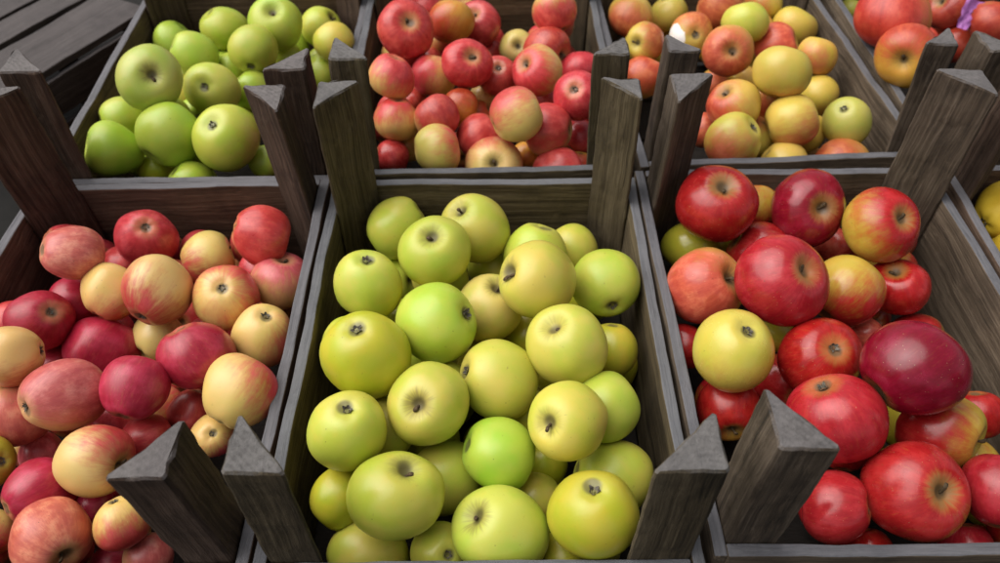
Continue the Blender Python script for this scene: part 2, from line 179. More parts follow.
  ((0.4952, -0.1863, -0.0087), 0.0368, (0.27, 0.852, 0.447), '-', 'm', 1, (-0.532, -0.376, 0.758), 'deep red apple cut by the right picture edge at the front board', None),
  ((0.3386, -0.1947, -0.0208), 0.0331, (-0.844, 0.276, -0.46), '-', 'm', 1, (-0.387, -0.396, 0.833), 'deep red apple between the front left post and the streaky front one', None),
  ((0.3799, -0.2166, -0.0727), 0.0237, (0.217, -0.865, -0.453), '-', 'k', 1, (-0.409, -0.348, 0.844), 'dark red apple low behind the front board, under the big streaky front one', None),
  ((0.4754, -0.2148, -0.0694), 0.0249, (-0.001, -0.818, -0.575), '-', 'm', 1, (-0.495, -0.334, 0.802), 'dark red apple low at the front board near the right picture edge', None),
  ((0.388, -0.1069, -0.0638), 0.0263, (0.224, 0.922, 0.317), '-', 'k', 1, (-0.4, -0.452, 0.797), 'dark red apple deep in shadow in the middle front of right crate', None),
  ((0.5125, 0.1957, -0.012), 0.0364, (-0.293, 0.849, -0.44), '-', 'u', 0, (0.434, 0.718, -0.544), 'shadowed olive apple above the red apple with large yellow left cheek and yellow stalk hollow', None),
  ((0.3594, 0.2328, -0.0274), 0.032, (-0.021, -0.755, -0.655), '-', 'k', 0.84, (-0.169, 0.321, -0.932), 'shadowed red apple just right of the bright red apple with green russet stalk hollow', None),
  ((0.5214, 0.1431, -0.0584), 0.0333, (-0.262, 0.163, 0.951), '-', 'k', 0.82, (0.637, -0.269, -0.723), 'shadowed red apple above the smaller glossy red apple with green-lined hollow against the right board', None),
  ((0.5383, -0.1916, -0.0594), 0.0334, (-0.161, 0.136, -0.978), '-', 'k', 0.85, (-0.056, 0.974, -0.217), 'shadowed red apple below the deep red apple cut by the right picture edge', None),
  ((0.5465, 0.2089, -0.0668), 0.0331, (-0.38, 0.922, -0.08), '-', 'k', 0.9, (0.318, 0.853, -0.413), 'shadowed red apple just right of the red apple with large yellow', None),
  ((0.5106, -0.1292, -0.0667), 0.032, (0.061, 0.828, 0.557), '-', 'k', 0.79, (-0.126, 0.249, -0.96), 'shadowed red apple above the deep red apple cut by the right picture edge', None),
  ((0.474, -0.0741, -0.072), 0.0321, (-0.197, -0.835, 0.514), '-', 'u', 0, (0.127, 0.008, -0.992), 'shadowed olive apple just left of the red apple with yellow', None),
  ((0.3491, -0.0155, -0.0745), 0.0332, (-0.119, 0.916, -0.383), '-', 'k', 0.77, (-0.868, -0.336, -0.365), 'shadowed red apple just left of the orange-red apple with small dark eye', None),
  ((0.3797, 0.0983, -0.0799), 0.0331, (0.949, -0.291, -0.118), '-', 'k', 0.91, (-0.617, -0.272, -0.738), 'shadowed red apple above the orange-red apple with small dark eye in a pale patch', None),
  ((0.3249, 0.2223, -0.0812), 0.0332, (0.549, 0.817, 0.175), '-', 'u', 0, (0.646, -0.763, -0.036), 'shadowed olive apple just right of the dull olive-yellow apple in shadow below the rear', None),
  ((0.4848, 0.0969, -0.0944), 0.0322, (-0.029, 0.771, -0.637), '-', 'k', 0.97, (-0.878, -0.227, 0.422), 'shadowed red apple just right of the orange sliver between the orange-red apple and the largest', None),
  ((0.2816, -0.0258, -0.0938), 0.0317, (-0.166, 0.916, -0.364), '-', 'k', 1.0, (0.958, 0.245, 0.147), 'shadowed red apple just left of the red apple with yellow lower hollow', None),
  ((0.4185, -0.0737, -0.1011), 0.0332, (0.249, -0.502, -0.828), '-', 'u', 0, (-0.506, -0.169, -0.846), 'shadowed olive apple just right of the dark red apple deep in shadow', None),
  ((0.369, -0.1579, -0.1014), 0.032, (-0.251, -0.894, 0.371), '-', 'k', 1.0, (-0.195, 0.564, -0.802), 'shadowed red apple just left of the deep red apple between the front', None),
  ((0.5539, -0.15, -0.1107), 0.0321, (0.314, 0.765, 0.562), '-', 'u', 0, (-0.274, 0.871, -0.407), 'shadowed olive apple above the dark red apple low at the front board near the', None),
  ((0.5137, 0.2316, -0.1143), 0.0325, (0.972, 0.231, -0.05), '-', 'k', 0.9, (0.917, -0.209, -0.339), 'shadowed red apple just right of the small orange apple sliver', None),
  ((0.5073, -0.2057, -0.1147), 0.0324, (-0.401, 0.64, 0.655), '-', 'k', 0.91, (-0.672, 0.55, -0.495), 'shadowed red apple just right of the dark red apple low at the front board', None),
 ],
 'backred': [
  ((-0.1216, 0.5639, 0.0452), 0.0429, (0.294, -0.608, 0.738), 's', 'c', 0.82, (0.113, -0.862, 0.494), 'red apple with open stalk hollow in the rear left of back middle crate', None),
  ((-0.0569, 0.6492, 0.0103), 0.037, (0.319, 0.654, 0.685), '-', 'o3', 0.38, (-0.772, -0.634, 0.056), 'orange-yellow apple with red left cheek at the rear of back middle crate', None),
  ((-0.0136, 0.6979, -0.021), 0.0379, (-0.263, -0.493, 0.83), 's', 'c', 0.81, (0.135, -0.863, 0.486), 'red apple right behind the orange-yellow one, rear of back middle crate', None),
  ((-0.1057, 0.7576, -0.027), 0.0329, (-0.842, -0.216, -0.495), '-', 'c', 0.85, (0.087, -0.876, 0.475), 'red sliver between the two rear left apples of back middle crate', None),
  ((-0.1346, 0.4525, 0.0356), 0.0329, (-0.331, -0.342, -0.88), '-', 'c', 0.56, (0.692, 0.045, 0.72), 'red apple with pale yellow lower left cheek at the left board, back middle crate', None),
  ((-0.08, 0.5218, -0.0104), 0.0353, (0.204, 0.629, 0.75), '-', 'c', 0.51, (-0.945, -0.189, 0.268), 'tall apple half red half yellow left of centre, back middle crate', None),
  ((-0.0263, 0.4972, 0.0266), 0.037, (0.296, -0.573, 0.764), 's', 'c', 0.79, (0.039, -0.846, 0.532), 'red apple with brown-creased stalk hollow, middle of back middle crate', None),
  ((0.0203, 0.5241, -0.011), 0.0308, (-0.004, 0.498, -0.867), 'c', 'c', 0.82, (0.0, -0.839, 0.544), 'pinkish red apple with dark blossom dot, centre of back middle crate', None),
  ((0.0808, 0.4906, 0.0178), 0.0378, (-0.662, -0.334, 0.671), 's', 'c', 0.51, (-0.77, -0.605, 0.201), 'red-streaked apple with cream right cheek right of centre, back middle crate', None),
  ((0.1126, 0.6287, 0.038), 0.036, (-0.408, 0.678, 0.611), '-', 'c', 0.64, (0.083, -0.857, -0.509), 'red apple with yellow top alone in the rear right corner, back middle crate', None),
  ((0.0539, 0.6779, -0.0558), 0.0307, (0.037, -0.788, 0.614), 's', 'c', 0.06, (1.0, -0.024, 0.005), 'yellow apple peeking out behind the cream-cheeked one, back middle crate', None),
  ((0.0986, 0.583, -0.0032), 0.0378, (0.765, -0.634, 0.111), 's', 'c', 0.81, (-0.281, -0.762, 0.584), 'pink-red apple leaning behind the cream-cheeked one near the right board', None),
  ((0.152, 0.5592, -0.0266), 0.0332, (0.071, 0.672, 0.738), '-', 'c', 0.82, (-0.095, -0.782, 0.616), 'rose red apple at the right board below the leaning one, back middle crate', None),
  ((0.1327, 0.404, 0.0335), 0.0349, (0.26, 0.618, -0.742), 'c', 'c', 0.85, (-0.095, -0.819, 0.566), 'crimson apple with greenish blossom pit beside the front right post, back middle crate', None),
  ((-0.1278, 0.4085, -0.0088), 0.0332, (-0.153, -0.393, -0.907), '-', 'c', 0.47, (-0.215, 0.447, 0.868), 'pink-topped yellow apple at the left board, back middle crate', None),
  ((-0.0677, 0.3915, 0.0055), 0.0333, (-0.555, 0.562, 0.613), '-', 'c', 0.61, (0.355, -0.423, 0.833), 'rosy apple with yellow left edge, front left of back middle crate', None),
  ((-0.0376, 0.451, -0.0179), 0.0283, (0.913, 0.112, -0.392), '-', 'o3', 0.42, (0.031, 0.095, 0.995), 'orange-red apple sunk behind the rosy yellow-edged one, back middle crate', None),
  ((0.0441, 0.3406, 0.0461), 0.0368, (0.898, 0.349, 0.268), '-', 'c', 0.42, (-0.617, 0.384, 0.687), 'large apple with yellow face and red upper left, front centre of back middle crate', None),
  ((0.0911, 0.3685, 0.0014), 0.0365, (-0.96, 0.242, -0.139), '-', 'c', 0.59, (-0.202, -0.234, 0.951), 'large orange-red apple left of the front right post, back middle crate', None),
  ((-0.065, 0.3265, 0.0007), 0.0343, (0.979, 0.203, -0.037), '-', 'p', 0.26, (0.898, -0.008, 0.44), 'tan-yellow apple faintly flushed, by the front board of back middle crate', None),
  ((-0.007, 0.3933, -0.03), 0.035, (-0.67, -0.339, -0.66), '-', 'c', 0.72, (-0.095, -0.621, 0.778), 'mottled pink apple behind the front board, centre of back middle crate', None),
  ((0.0136, 0.3233, -0.029), 0.0407, (0.008, -0.669, 0.744), 's', 'c', 0.47, (0.001, 0.995, 0.096), 'red-rimmed apple with yellow stalk face cut by the front board, back middle crate', None),
  ((0.1051, 0.3218, -0.0409), 0.0381, (0.909, 0.295, 0.295), '-', 'c', 0.59, (-0.047, -0.094, 0.994), 'orange-red apple resting on the front board beside the front right post', None),
  ((-0.1369, 0.3702, -0.0482), 0.0262, (0.904, 0.1, -0.416), '-', 'c', 0.85, (0.136, -0.774, 0.619), 'deep pink apple in the front left corner of back middle crate', None),
  ((-0.0059, 0.5275, -0.0567), 0.0239, (-0.957, 0.289, 0.034), '-', 'c', 0.05, (0.021, -0.823, 0.568), 'small yellow sliver behind the large yellow-faced apple, back middle crate', None),
  ((-0.0132, 0.4795, -0.055), 0.0264, (-0.836, -0.107, -0.538), '-', 'o3', 0.3, (0.537, -0.246, 0.807), 'small orange apple left of the large yellow-faced one, back middle crate', None),
  ((0.008, 0.6973, -0.079), 0.0262, (-0.972, -0.014, -0.233), '-', 'c', 0.85, (0.009, -0.853, 0.522), 'small red sliver above the dark-dotted apple, back middle crate', None),
  ((-0.1156, 0.4096, -0.062), 0.0225, (-0.999, -0.004, -0.036), '-', 'c', 0.1, (0.115, -0.782, 0.613), 'yellow sliver between the deep pink and tan-yellow apples, back middle crate', None),
  ((0.0603, 0.3677, -0.0458), 0.0218, (0.438, 0.642, 0.629), '-', 'o3', 0.1, (-0.035, -0.78, 0.625), 'golden sliver between the two front board apples, back middle crate', None),
  ((0.1446, 0.413, -0.0485), 0.0283, (0.72, 0.547, 0.427), '-', 'c', 0.77, (0.14, -0.787, 0.601), 'red sliver tucked between the large orange-red apple and the front right post', None),
  ((0.1377, 0.3659, -0.0638), 0.0235, (-0.164, -0.413, -0.896), '-', 'o3', 0.34, (0.143, -0.765, 0.628), 'orange sliver at the front board against the front right post, back middle crate', None),
  ((0.0965, 0.5128, -0.0494), 0.0236, (0.726, 0.557, 0.403), '-', 'c', 0.77, (-0.06, -0.82, 0.569), 'red sliver between the cream-cheeked and crimson apples, back middle crate', None),
  ((-0.1168, 0.523, -0.0544), 0.0222, (0.218, -0.272, -0.937), '-', 'c', 0.85, (0.108, -0.818, 0.565), 'dark red sliver left of the half red half yellow apple, back middle crate', None),
  ((-0.1284, 0.612, -0.0145), 0.0305, (-0.982, -0.169, -0.084), '-', 'c', 0.77, (0.27, -0.219, -0.938), 'shadowed red apple just left of the tall apple half red half yellow left of centre', None),
  ((0.1211, 0.6864, -0.0156), 0.0301, (-0.404, -0.805, -0.435), '-', 'c', 0.65, (-0.263, -0.347, 0.9), 'shadowed red apple below the red apple with yellow top alone in the rear right corner', None),
  ((-0.0424, 0.7551, -0.0353), 0.0302, (0.055, 0.365, 0.93), '-', 'c', 0.65, (-0.971, 0.234, -0.039), 'shadowed red apple above the red apple right behind the orange-yellow one', None),
  ((-0.0829, 0.6824, -0.0385), 0.0296, (0.004, 0.716, -0.699), '-', 'c', 0.68, (0.857, 0.323, -0.401), 'shadowed red apple below the orange-yellow apple with red left cheek at the rear', None),
  ((-0.139, 0.4633, -0.0357), 0.0286, (-0.852, 0.523, 0.019), '-', 'c', 0.65, (-0.793, -0.184, 0.581), 'shadowed red apple above the pink-topped yellow apple at the left board', None),
  ((-0.151, 0.6538, -0.0526), 0.0283, (-0.264, 0.11, 0.958), '-', 'c', 0.79, (0.281, 0.873, -0.399), 'shadowed red apple just left of the red apple with open stalk hollow in the rear', None),
  ((-0.0994, 0.6348, -0.0601), 0.0285, (0.899, -0.439, 0.001), '-', 'c', 0.84, (-0.85, -0.098, 0.518), 'shadowed red apple above the tall apple half red half yellow left of centre', None),
  ((0.0996, 0.7212, -0.067), 0.0288, (-0.206, 0.866, 0.456), '-', 'c', 0.7, (0.391, 0.787, 0.477), 'shadowed red apple above the pink-red apple leaning behind the cream-cheeked one near the right board', None),
  ((0.1469, 0.5115, -0.0668), 0.0325, (-0.303, -0.953, -0.007), '-', 'c', 0.77, (0.38, -0.58, -0.721), 'shadowed red apple below the crimson apple with greenish blossom pit beside the front right post', None),
  ((0.129, 0.6735, -0.0761), 0.0308, (-0.504, -0.237, 0.831), '-', 'c', 0.64, (0.351, 0.773, 0.528), 'shadowed red apple just right of the pink-red apple leaning behind the cream-cheeked one near the', None),
  ((0.0897, 0.3852, -0.0786), 0.0282, (-0.89, -0.4, 0.22), '-', 'c', 0.7, (-0.329, 0.54, -0.775), 'shadowed red apple just left of the orange-red apple resting on the front board', None),
  ((-0.002, 0.7551, -0.0852), 0.0327, (0.316, -0.946, -0.072), '-', 'c', 0.8, (0.634, -0.525, -0.568), 'shadowed red apple just right of the red apple right behind the orange-yellow one', None),
  ((-0.1487, 0.4831, -0.0865), 0.0293, (0.514, 0.837, 0.185), '-', 'c', 0.85, (0.043, 0.532, 0.845), 'shadowed red apple just left of the pink-topped yellow apple at the left board', None),
  ((-0.0378, 0.4385, -0.0925), 0.0284, (-0.072, 0.968, -0.241), '-', 'c', 0.78, (-0.497, 0.496, -0.712), 'shadowed red apple just right of the tan-yellow apple faintly flushed', None),
  ((0.0655, 0.4209, -0.1116), 0.0279, (-0.728, -0.217, -0.651), '-', 'c', 0.74, (0.598, 0.423, -0.681), 'shadowed red apple just right of the red-rimmed apple with yellow stalk face cut', None),
 ],
 'backgreen': [
  ((-0.453, 0.6958, -0.0234), 0.0394, (0.524, -0.072, -0.849), '-', 'G', 0, (0.0, 0.0, 1.0), 'plain round green apple in the rear centre of back left crate', None),
  ((-0.3477, 0.6492, 0.0095), 0.0428, (0.126, -0.441, 0.888), 's', 'g', 0, (0.0, 0.0, 1.0), 'yellow-green apple with brown stalk on top, rear row of back left crate', None),
  ((-0.5527, 0.7079, -0.0543), 0.0341, (-0.649, -0.409, -0.642), '-', 'G', 0, (0.0, 0.0, 1.0), 'small green apple rearmost at the left board of back left crate', None),
  ((-0.4724, 0.5911, -0.0114), 0.0377, (0.801, 0.131, -0.585), '-', 'g', 0, (0.0, 0.0, 1.0), 'oval light green apple in the second row at left, back left crate', None),
  ((-0.3697, 0.5744, 0.0076), 0.0381, (-0.023, 0.963, 0.27), 'c', 'g', 0, (0.0, 0.0, 1.0), 'yellow-green apple with dark blossom end turned down, centre of back left crate', None),
  ((-0.4742, 0.4248, 0.053), 0.0441, (0.484, -0.621, 0.617), 's', 'g2', 0, (0.0, 0.0, 1.0), 'large broad apple with russet-stained stalk hollow at the left board of back left crate', None),
  ((-0.4159, 0.4825, -0.0036), 0.0393, (-0.022, 0.783, -0.622), 'c', 'y', 0, (0.0, 0.0, 1.0), 'yellow apple with grey blossom eye facing viewer, centre of back left crate', None),
  ((-0.2952, 0.7361, -0.0457), 0.0361, (0.805, -0.019, 0.592), 's', 'y', 0, (0.0, 0.0, 1.0), 'yellow apple with dark stalk pit in the rear right of back left crate', None),
  ((-0.2506, 0.6248, -0.0099), 0.0336, (-0.626, 0.422, 0.656), '-', 'y', 0, (0.0, 0.0, 1.0), 'pale yellow apple before the pitted one at the right board of back left crate', None),
  ((-0.354, 0.6624, -0.0659), 0.0369, (0.817, 0.539, 0.205), '-', 'g', 0, (0.0, 0.0, 1.0), 'yellow-green apple peeking above the front right post of back left crate', None),
  ((-0.373, 0.5311, -0.0414), 0.0324, (0.64, -0.133, -0.757), '-', 'G', 0, (0.0, 0.0, 1.0), 'green apple left of the front right post, back left crate', None),
  ((-0.5534, 0.4493, -0.0333), 0.0336, (0.848, 0.479, -0.228), '-', 'g', 0, (0.0, 0.0, 1.0), 'green apple with tan patch behind the pointed front left one, back left crate', None),
  ((-0.4472, 0.3663, -0.0015), 0.0446, (0.487, 0.828, 0.278), '-', 'G', 0, (0.0, 0.0, 1.0), 'large plain green apple in the front row, second from the left, back left crate', None),
  ((-0.3612, 0.3504, 0.006), 0.0438, (0.178, 0.441, -0.879), 'c', 'g', 0.12, (0.941, -0.223, -0.256), 'green-yellow apple with dark blossom end and faint tan cheek, front row of back left crate', None),
  ((-0.525, 0.3552, -0.0187), 0.039, (-0.825, -0.276, 0.493), '-', 'G', 0, (0.0, 0.0, 1.0), 'green apple narrowing to a point at left, front left corner of back left crate', None),
  ((-0.4192, 0.3198, -0.0548), 0.0344, (0.63, -0.033, -0.776), '-', 'G', 0, (0.0, 0.0, 1.0), 'green apple whose top just clears the front board, back left crate', None),
  ((-0.3186, 0.3657, -0.0513), 0.0272, (-0.174, 0.747, 0.642), '-', 'g', 0, (0.0, 0.0, 1.0), 'light green sliver at the front board beside the front right post, back left crate', None),
  ((-0.2787, 0.6241, -0.066), 0.0315, (-0.57, -0.319, -0.757), '-', 'g', 0, (0.0, 0.0, 1.0), 'yellow-green apple seen between two rear posts at the right of back left crate', None),
  ((-0.4318, 0.6134, -0.0539), 0.0274, (-0.984, -0.085, 0.158), '-', 'G', 0, (0.0, 0.0, 1.0), 'green sliver behind the yellow grey-eyed apple, back left crate', None),
  ((-0.4871, 0.3675, -0.0662), 0.0254, (-0.283, -0.454, -0.845), '-', 'o', 0, (0.0, 0.0, 1.0), 'shaded tan apple sliver low at the front board, back left crate', None),
  ((-0.4755, 0.4364, -0.0238), 0.0339, (0.402, 0.872, -0.28), '-', 'g', 0, (0.359, 0.618, -0.699), 'shadowed yellow-green apple above the large plain green apple in the front row', None),
  ((-0.4564, 0.4849, -0.0581), 0.0313, (-0.465, 0.694, -0.55), '-', 'G', 0, (-0.929, 0.135, 0.345), 'shadowed green apple below the yellow apple with grey blossom eye facing viewer', None),
  ((-0.4346, 0.4046, -0.0645), 0.0308, (0.076, 0.318, 0.945), '-', 'G', 0, (0.594, -0.094, -0.799), 'shadowed green apple above the green apple whose top just clears the front board', None),
  ((-0.4971, 0.5672, -0.0694), 0.0327, (0.909, -0.352, 0.223), '-', 'y', 0, (-0.463, 0.457, 0.759), 'shadowed yellow apple just left of the yellow apple with grey blossom eye facing viewer', None),
  ((-0.3929, 0.4715, -0.0708), 0.0342, (-0.855, 0.198, -0.478), '-', 'G', 0, (0.102, 0.977, 0.185), 'shadowed green apple just right of the green-yellow apple with dark blossom end and faint tan', None),
  ((-0.5244, 0.4092, -0.0771), 0.0319, (-0.153, -0.709, -0.688), '-', 'G', 0, (0.946, 0.305, 0.108), 'shadowed green apple just left of the shaded tan apple sliver low at the front board', None),
  ((-0.4573, 0.6551, -0.0795), 0.0311, (0.891, -0.148, 0.428), '-', 'g', 0, (0.68, -0.593, -0.431), 'shadowed yellow-green apple below the plain round green apple in the rear centre of back', None),
  ((-0.3533, 0.7286, -0.0817), 0.0326, (-0.524, -0.837, 0.156), '-', 'G', 0, (0.926, -0.272, -0.261), 'shadowed green apple just right of the yellow-green apple peeking above the front right post', None),
  ((-0.4089, 0.5674, -0.084), 0.0311, (-0.196, 0.864, -0.463), '-', 'G', 0, (0.817, 0.278, 0.506), 'shadowed green apple below the green apple left of the front right post', None),
  ((-0.2893, 0.685, -0.0897), 0.0319, (0.452, -0.745, -0.49), '-', 'G', 0, (-0.154, -0.811, -0.565), 'shadowed green apple above the yellow-green apple seen between two rear posts at the right', None),
  ((-0.41, 0.6923, -0.109), 0.0309, (-0.877, -0.249, 0.411), '-', 'g', 0, (-0.706, -0.696, 0.128), 'shadowed yellow-green apple below the yellow-green apple peeking above the front right post of back', None),
  ((-0.4528, 0.4044, -0.121), 0.0308, (-0.783, -0.537, 0.313), '-', 'G', 0, (0.967, -0.209, -0.146), 'shadowed green apple just right of the green apple whose top just clears the front board', None),
 ],
 'backyellow': [
  ((0.2534, 0.7189, -0.0201), 0.0388, (-0.134, -0.184, -0.974), '-', 't', 0.45, (-0.42, -0.888, -0.187), 'orange-pink apple with yellow top in the rear left corner of back right crate', None),
  ((0.3318, 0.7789, -0.0498), 0.0334, (0.393, -0.325, -0.86), '-', 't', 0.12, (-0.664, -0.457, -0.592), 'round yellow apple second from rear left, back right crate', None),
  ((0.4051, 0.7184, -0.0026), 0.0412, (-0.821, 0.552, 0.149), '-', 't', 0.95, (-0.263, -0.849, 0.458), 'soft pink-red apple in the middle rear, cut by the top edge, back right crate', None),
  ((0.4286, 0.6413, 0.0087), 0.0362, (-0.135, 0.628, 0.766), '-', 'y', 0, (0.0, 0.0, 1.0), 'plain lemon yellow apple left of the rear right ones, back right crate', None),
  ((0.5378, 0.7014, -0.0355), 0.0363, (0.441, 0.404, 0.801), '-', 't', 0.1, (-0.008, -0.496, -0.868), 'flat golden apple nearest the right board in the rear of back right crate', None),
  ((0.3437, 0.6414, -0.0142), 0.0371, (-0.001, 0.839, -0.544), 'c', 't', 0.5, (0.374, 0.495, 0.785), 'pink-topped apple with a torn white patch beside its dark eye, back right crate', (-0.884, -0.443, 0.15)),
  ((0.3812, 0.5504, 0.0126), 0.0391, (-0.071, -0.852, 0.518), 's', 't', 0.5, (-0.42, -0.894, 0.153), 'orange apple with small dark stalk hole facing viewer, back right crate', None),
  ((0.4893, 0.6349, -0.0322), 0.0401, (0.843, -0.179, 0.507), '-', 't', 0.8, (-0.91, -0.262, 0.321), 'red apple with yellow right side, centre of back right crate', None),
  ((0.4278, 0.4358, 0.0468), 0.039, (0.289, 0.603, 0.744), '-', 't', 0.12, (0.021, -0.73, -0.683), 'large yellow apple with scarred skin in front of the red one, back right crate', None),
  ((0.5329, 0.5694, -0.0102), 0.0319, (0.236, 0.527, 0.817), '-', 't', 0.25, (-0.586, -0.81, 0.002), 'orange-yellow speckled apple at the right board of back right crate', None),
  ((0.2615, 0.6077, -0.004), 0.0301, (-0.656, -0.672, 0.344), 's', 't', 0.45, (0.838, -0.242, 0.489), 'pink and yellow apple with green stalk hollow behind the left posts, back right crate', None),
  ((0.2569, 0.5662, -0.0439), 0.0351, (0.515, 0.532, 0.672), '-', 't', 0.55, (0.165, -0.34, 0.926), 'peach apple seen between the posts at the left of back right crate', None),
  ((0.5374, 0.5296, -0.0566), 0.0322, (0.792, -0.484, -0.372), '-', 't', 0.1, (-0.099, -0.732, -0.674), 'dull yellow apple at the right board below the speckled one, back right crate', None),
  ((0.4285, 0.5851, -0.0649), 0.0274, (0.681, 0.38, 0.626), '-', 't', 0.1, (-0.079, -0.727, -0.682), 'small yellow apple behind the rosy-cheeked one, back right crate', None),
  ((0.3651, 0.4185, 0.0027), 0.0382, (-0.596, -0.025, 0.802), 's', 't', 0.5, (-0.97, -0.115, -0.214), 'yellow apple with rosy left cheek beside the front left post, back right crate', None),
  ((0.4439, 0.3888, -0.0028), 0.0387, (0.92, 0.011, 0.393), '-', 't', 0.35, (0.462, -0.79, -0.403), 'golden apple with red lower right edge, front centre of back right crate', None),
  ((0.5311, 0.4024, -0.0149), 0.034, (0.481, 0.189, -0.856), 'c', 'g2', 0, (0.0, 0.0, 1.0), 'squat greenish yellow apple in the front right corner of back right crate', None),
  ((0.35, 0.3447, -0.0055), 0.0396, (-0.649, 0.13, -0.75), 'c', 't', 0.35, (-0.463, -0.854, -0.235), 'orange-yellow apple with small dark scar at the front left of back right crate', None),
  ((0.4309, 0.343, -0.0469), 0.0348, (0.791, -0.403, -0.46), '-', 't', 0.15, (0.1, -0.906, -0.411), 'golden apple rising just over the middle of the front board, back right crate', None),
  ((0.519, 0.353, -0.0592), 0.0418, (-0.711, 0.697, 0.09), '-', 't', 0.45, (-0.666, -0.286, 0.689), 'orange flushed apple rising over the right of the front board, back right crate', None),
  ((0.3802, 0.5749, -0.0596), 0.0241, (-0.024, -0.356, -0.934), '-', 't', 0.35, (-0.264, -0.804, 0.533), 'orange sliver beside the top of the front left posts, back right crate', None),
  ((0.3318, 0.4307, -0.0489), 0.0267, (-0.579, -0.194, -0.792), '-', 't', 0.95, (-0.253, -0.773, 0.582), 'red sliver low between front left post and the scarred orange-yellow apple', None),
  ((0.4944, 0.7617, -0.0235), 0.0339, (0.868, 0.481, 0.124), '-', 't', 0.3, (-0.862, -0.488, -0.138), 'shadowed golden apple just left of the flat golden apple nearest the right board', None),
  ((0.436, 0.4677, -0.0187), 0.0318, (0.451, -0.41, -0.793), '-', 't', 0.3, (-0.619, -0.772, -0.145), 'shadowed golden apple just right of the yellow apple with rosy left cheek beside the front', None),
  ((0.2673, 0.6531, -0.0406), 0.0314, (-0.152, 0.628, 0.763), '-', 't', 0.3, (0.011, 0.606, -0.796), 'shadowed golden apple just left of the pink and yellow apple with green stalk hollow', None),
  ((0.4719, 0.7074, -0.0423), 0.0315, (-0.442, -0.896, 0.035), '-', 't', 0.3, (-0.163, 0.312, 0.936), 'shadowed golden apple just right of the plain lemon yellow apple left of the rear', None),
  ((0.4874, 0.4281, -0.0519), 0.0322, (0.17, 0.547, 0.82), '-', 't', 0.3, (-0.999, 0.05, 0.003), 'shadowed golden apple just right of the golden apple with red lower right edge', None),
  ((0.4078, 0.4144, -0.052), 0.031, (-0.372, -0.059, -0.926), '-', 't', 0.3, (-0.195, 0.48, 0.855), 'shadowed golden apple just right of the orange-yellow apple with small dark scar at the front', None),
  ((0.2925, 0.6981, -0.0776), 0.0319, (0.883, 0.379, 0.277), '-', 't', 0.3, (0.37, 0.07, -0.926), 'shadowed golden apple just right of the pink and yellow apple with green stalk hollow', None),
  ((0.4546, 0.672, -0.0871), 0.0319, (0.493, 0.545, -0.678), '-', 't', 0.3, (-0.989, -0.119, -0.089), 'shadowed golden apple above the small yellow apple behind the rosy-cheeked one', None),
  ((0.4587, 0.3825, -0.0856), 0.0306, (-0.919, -0.269, -0.287), '-', 't', 0.3, (0.589, 0.045, -0.807), 'shadowed golden apple just right of the golden apple rising just over the middle', None),
  ((0.4393, 0.4438, -0.0927), 0.0312, (-0.276, -0.276, -0.921), '-', 't', 0.3, (0.12, -0.955, -0.272), 'shadowed golden apple just left of the golden apple rising just over the middle', None),
  ((0.3485, 0.7744, -0.1078), 0.0305, (-0.615, -0.374, -0.694), '-', 't', 0.3, (-0.833, 0.519, -0.192), 'shadowed golden apple just left of the pink-topped apple with a torn white patch', None),
  ((0.2907, 0.7494, -0.118), 0.0338, (-0.294, 0.901, 0.318), '-', 't', 0.3, (0.758, -0.171, 0.63), 'shadowed golden apple above the peach apple seen between the posts at the left of back', None),
  ((0.5029, 0.4298, -0.1152), 0.0321, (0.584, -0.676, -0.449), '-', 't', 0.3, (0.966, 0.116, 0.232), 'half hidden golden apple just right of the golden apple rising just over the middle', None),
  ((0.4279, 0.7753, -0.122), 0.0309, (0.809, 0.029, 0.588), '-', 't', 0.3, (0.034, -0.939, -0.343), 'shadowed golden apple below the pink-topped apple with a torn white patch beside its dark eye', None),
 ],
 'backfar': [
  ((0.6408, 0.5929, 0.0459), 0.0537, (0.039, -0.354, -0.934), '-', 'o3', 0.72, (-0.945, -0.283, 0.165), 'big red-orange apple rearmost beside the left board of the far right back crate', None),
  ((0.6357, 0.5005, 0.0337), 0.0431, (-0.537, -0.804, 0.255), 's', 'o3', 0.5, (-0.052, 0.419, 0.907), 'russet orange apple with deep stalk hollow, behind the front post of far right back crate', None),
  ((0.8261, 0.7522, -0.0263), 0.0372, (-0.846, -0.147, 0.512), 's', 'c', 0.8, (-0.17, -0.984, 0.046), 'red apple with cream hollow at the top edge, far right back crate', None),
  ((0.8649, 0.6829, -0.0203), 0.0371, (-0.718, 0.299, -0.629), '-', 'o3', 0.6, (-0.514, -0.813, 0.275), 'orange-red apple beside the purple paper at the right picture edge', None),
  ((0.6794, 0.8136, -0.0621), 0.0209, (0.308, 0.462, 0.832), '-', 'y', 0, (0.0, 0.0, 1.0), 'small yellow apple in the rear left corner of far right back crate', None),
  ((0.8411, 0.7111, -0.0766), 0.0327, (0.481, 0.316, 0.818), '-', 'o3', 0.7, (-0.478, -0.598, 0.643), 'orange apple sliver behind the front post, far right back crate', None),
  ((0.8759, 0.7954, -0.0151), 0.0335, (-0.317, -0.407, -0.856), '-', 'o3', 0.84, (-0.834, -0.502, 0.227), 'shadowed orange-red apple above the orange-red apple beside the purple paper at the right picture edge', None),
  ((0.7478, 0.6753, -0.0497), 0.0318, (0.087, 0.06, 0.994), '-', 'o3', 0.95, (0.057, -0.914, 0.401), 'shadowed orange-red apple below the red apple with cream hollow at the top edge', None),
  ((0.8643, 0.7784, -0.0739), 0.0313, (-0.552, 0.833, -0.015), '-', 'o3', 0.99, (-0.018, -0.655, 0.756), 'shadowed orange-red apple above the orange apple sliver behind the front post', None),
 ],
}

CRATE_W, BOARD_T = 0.40, 0.012
FLOOR_Z = -0.165

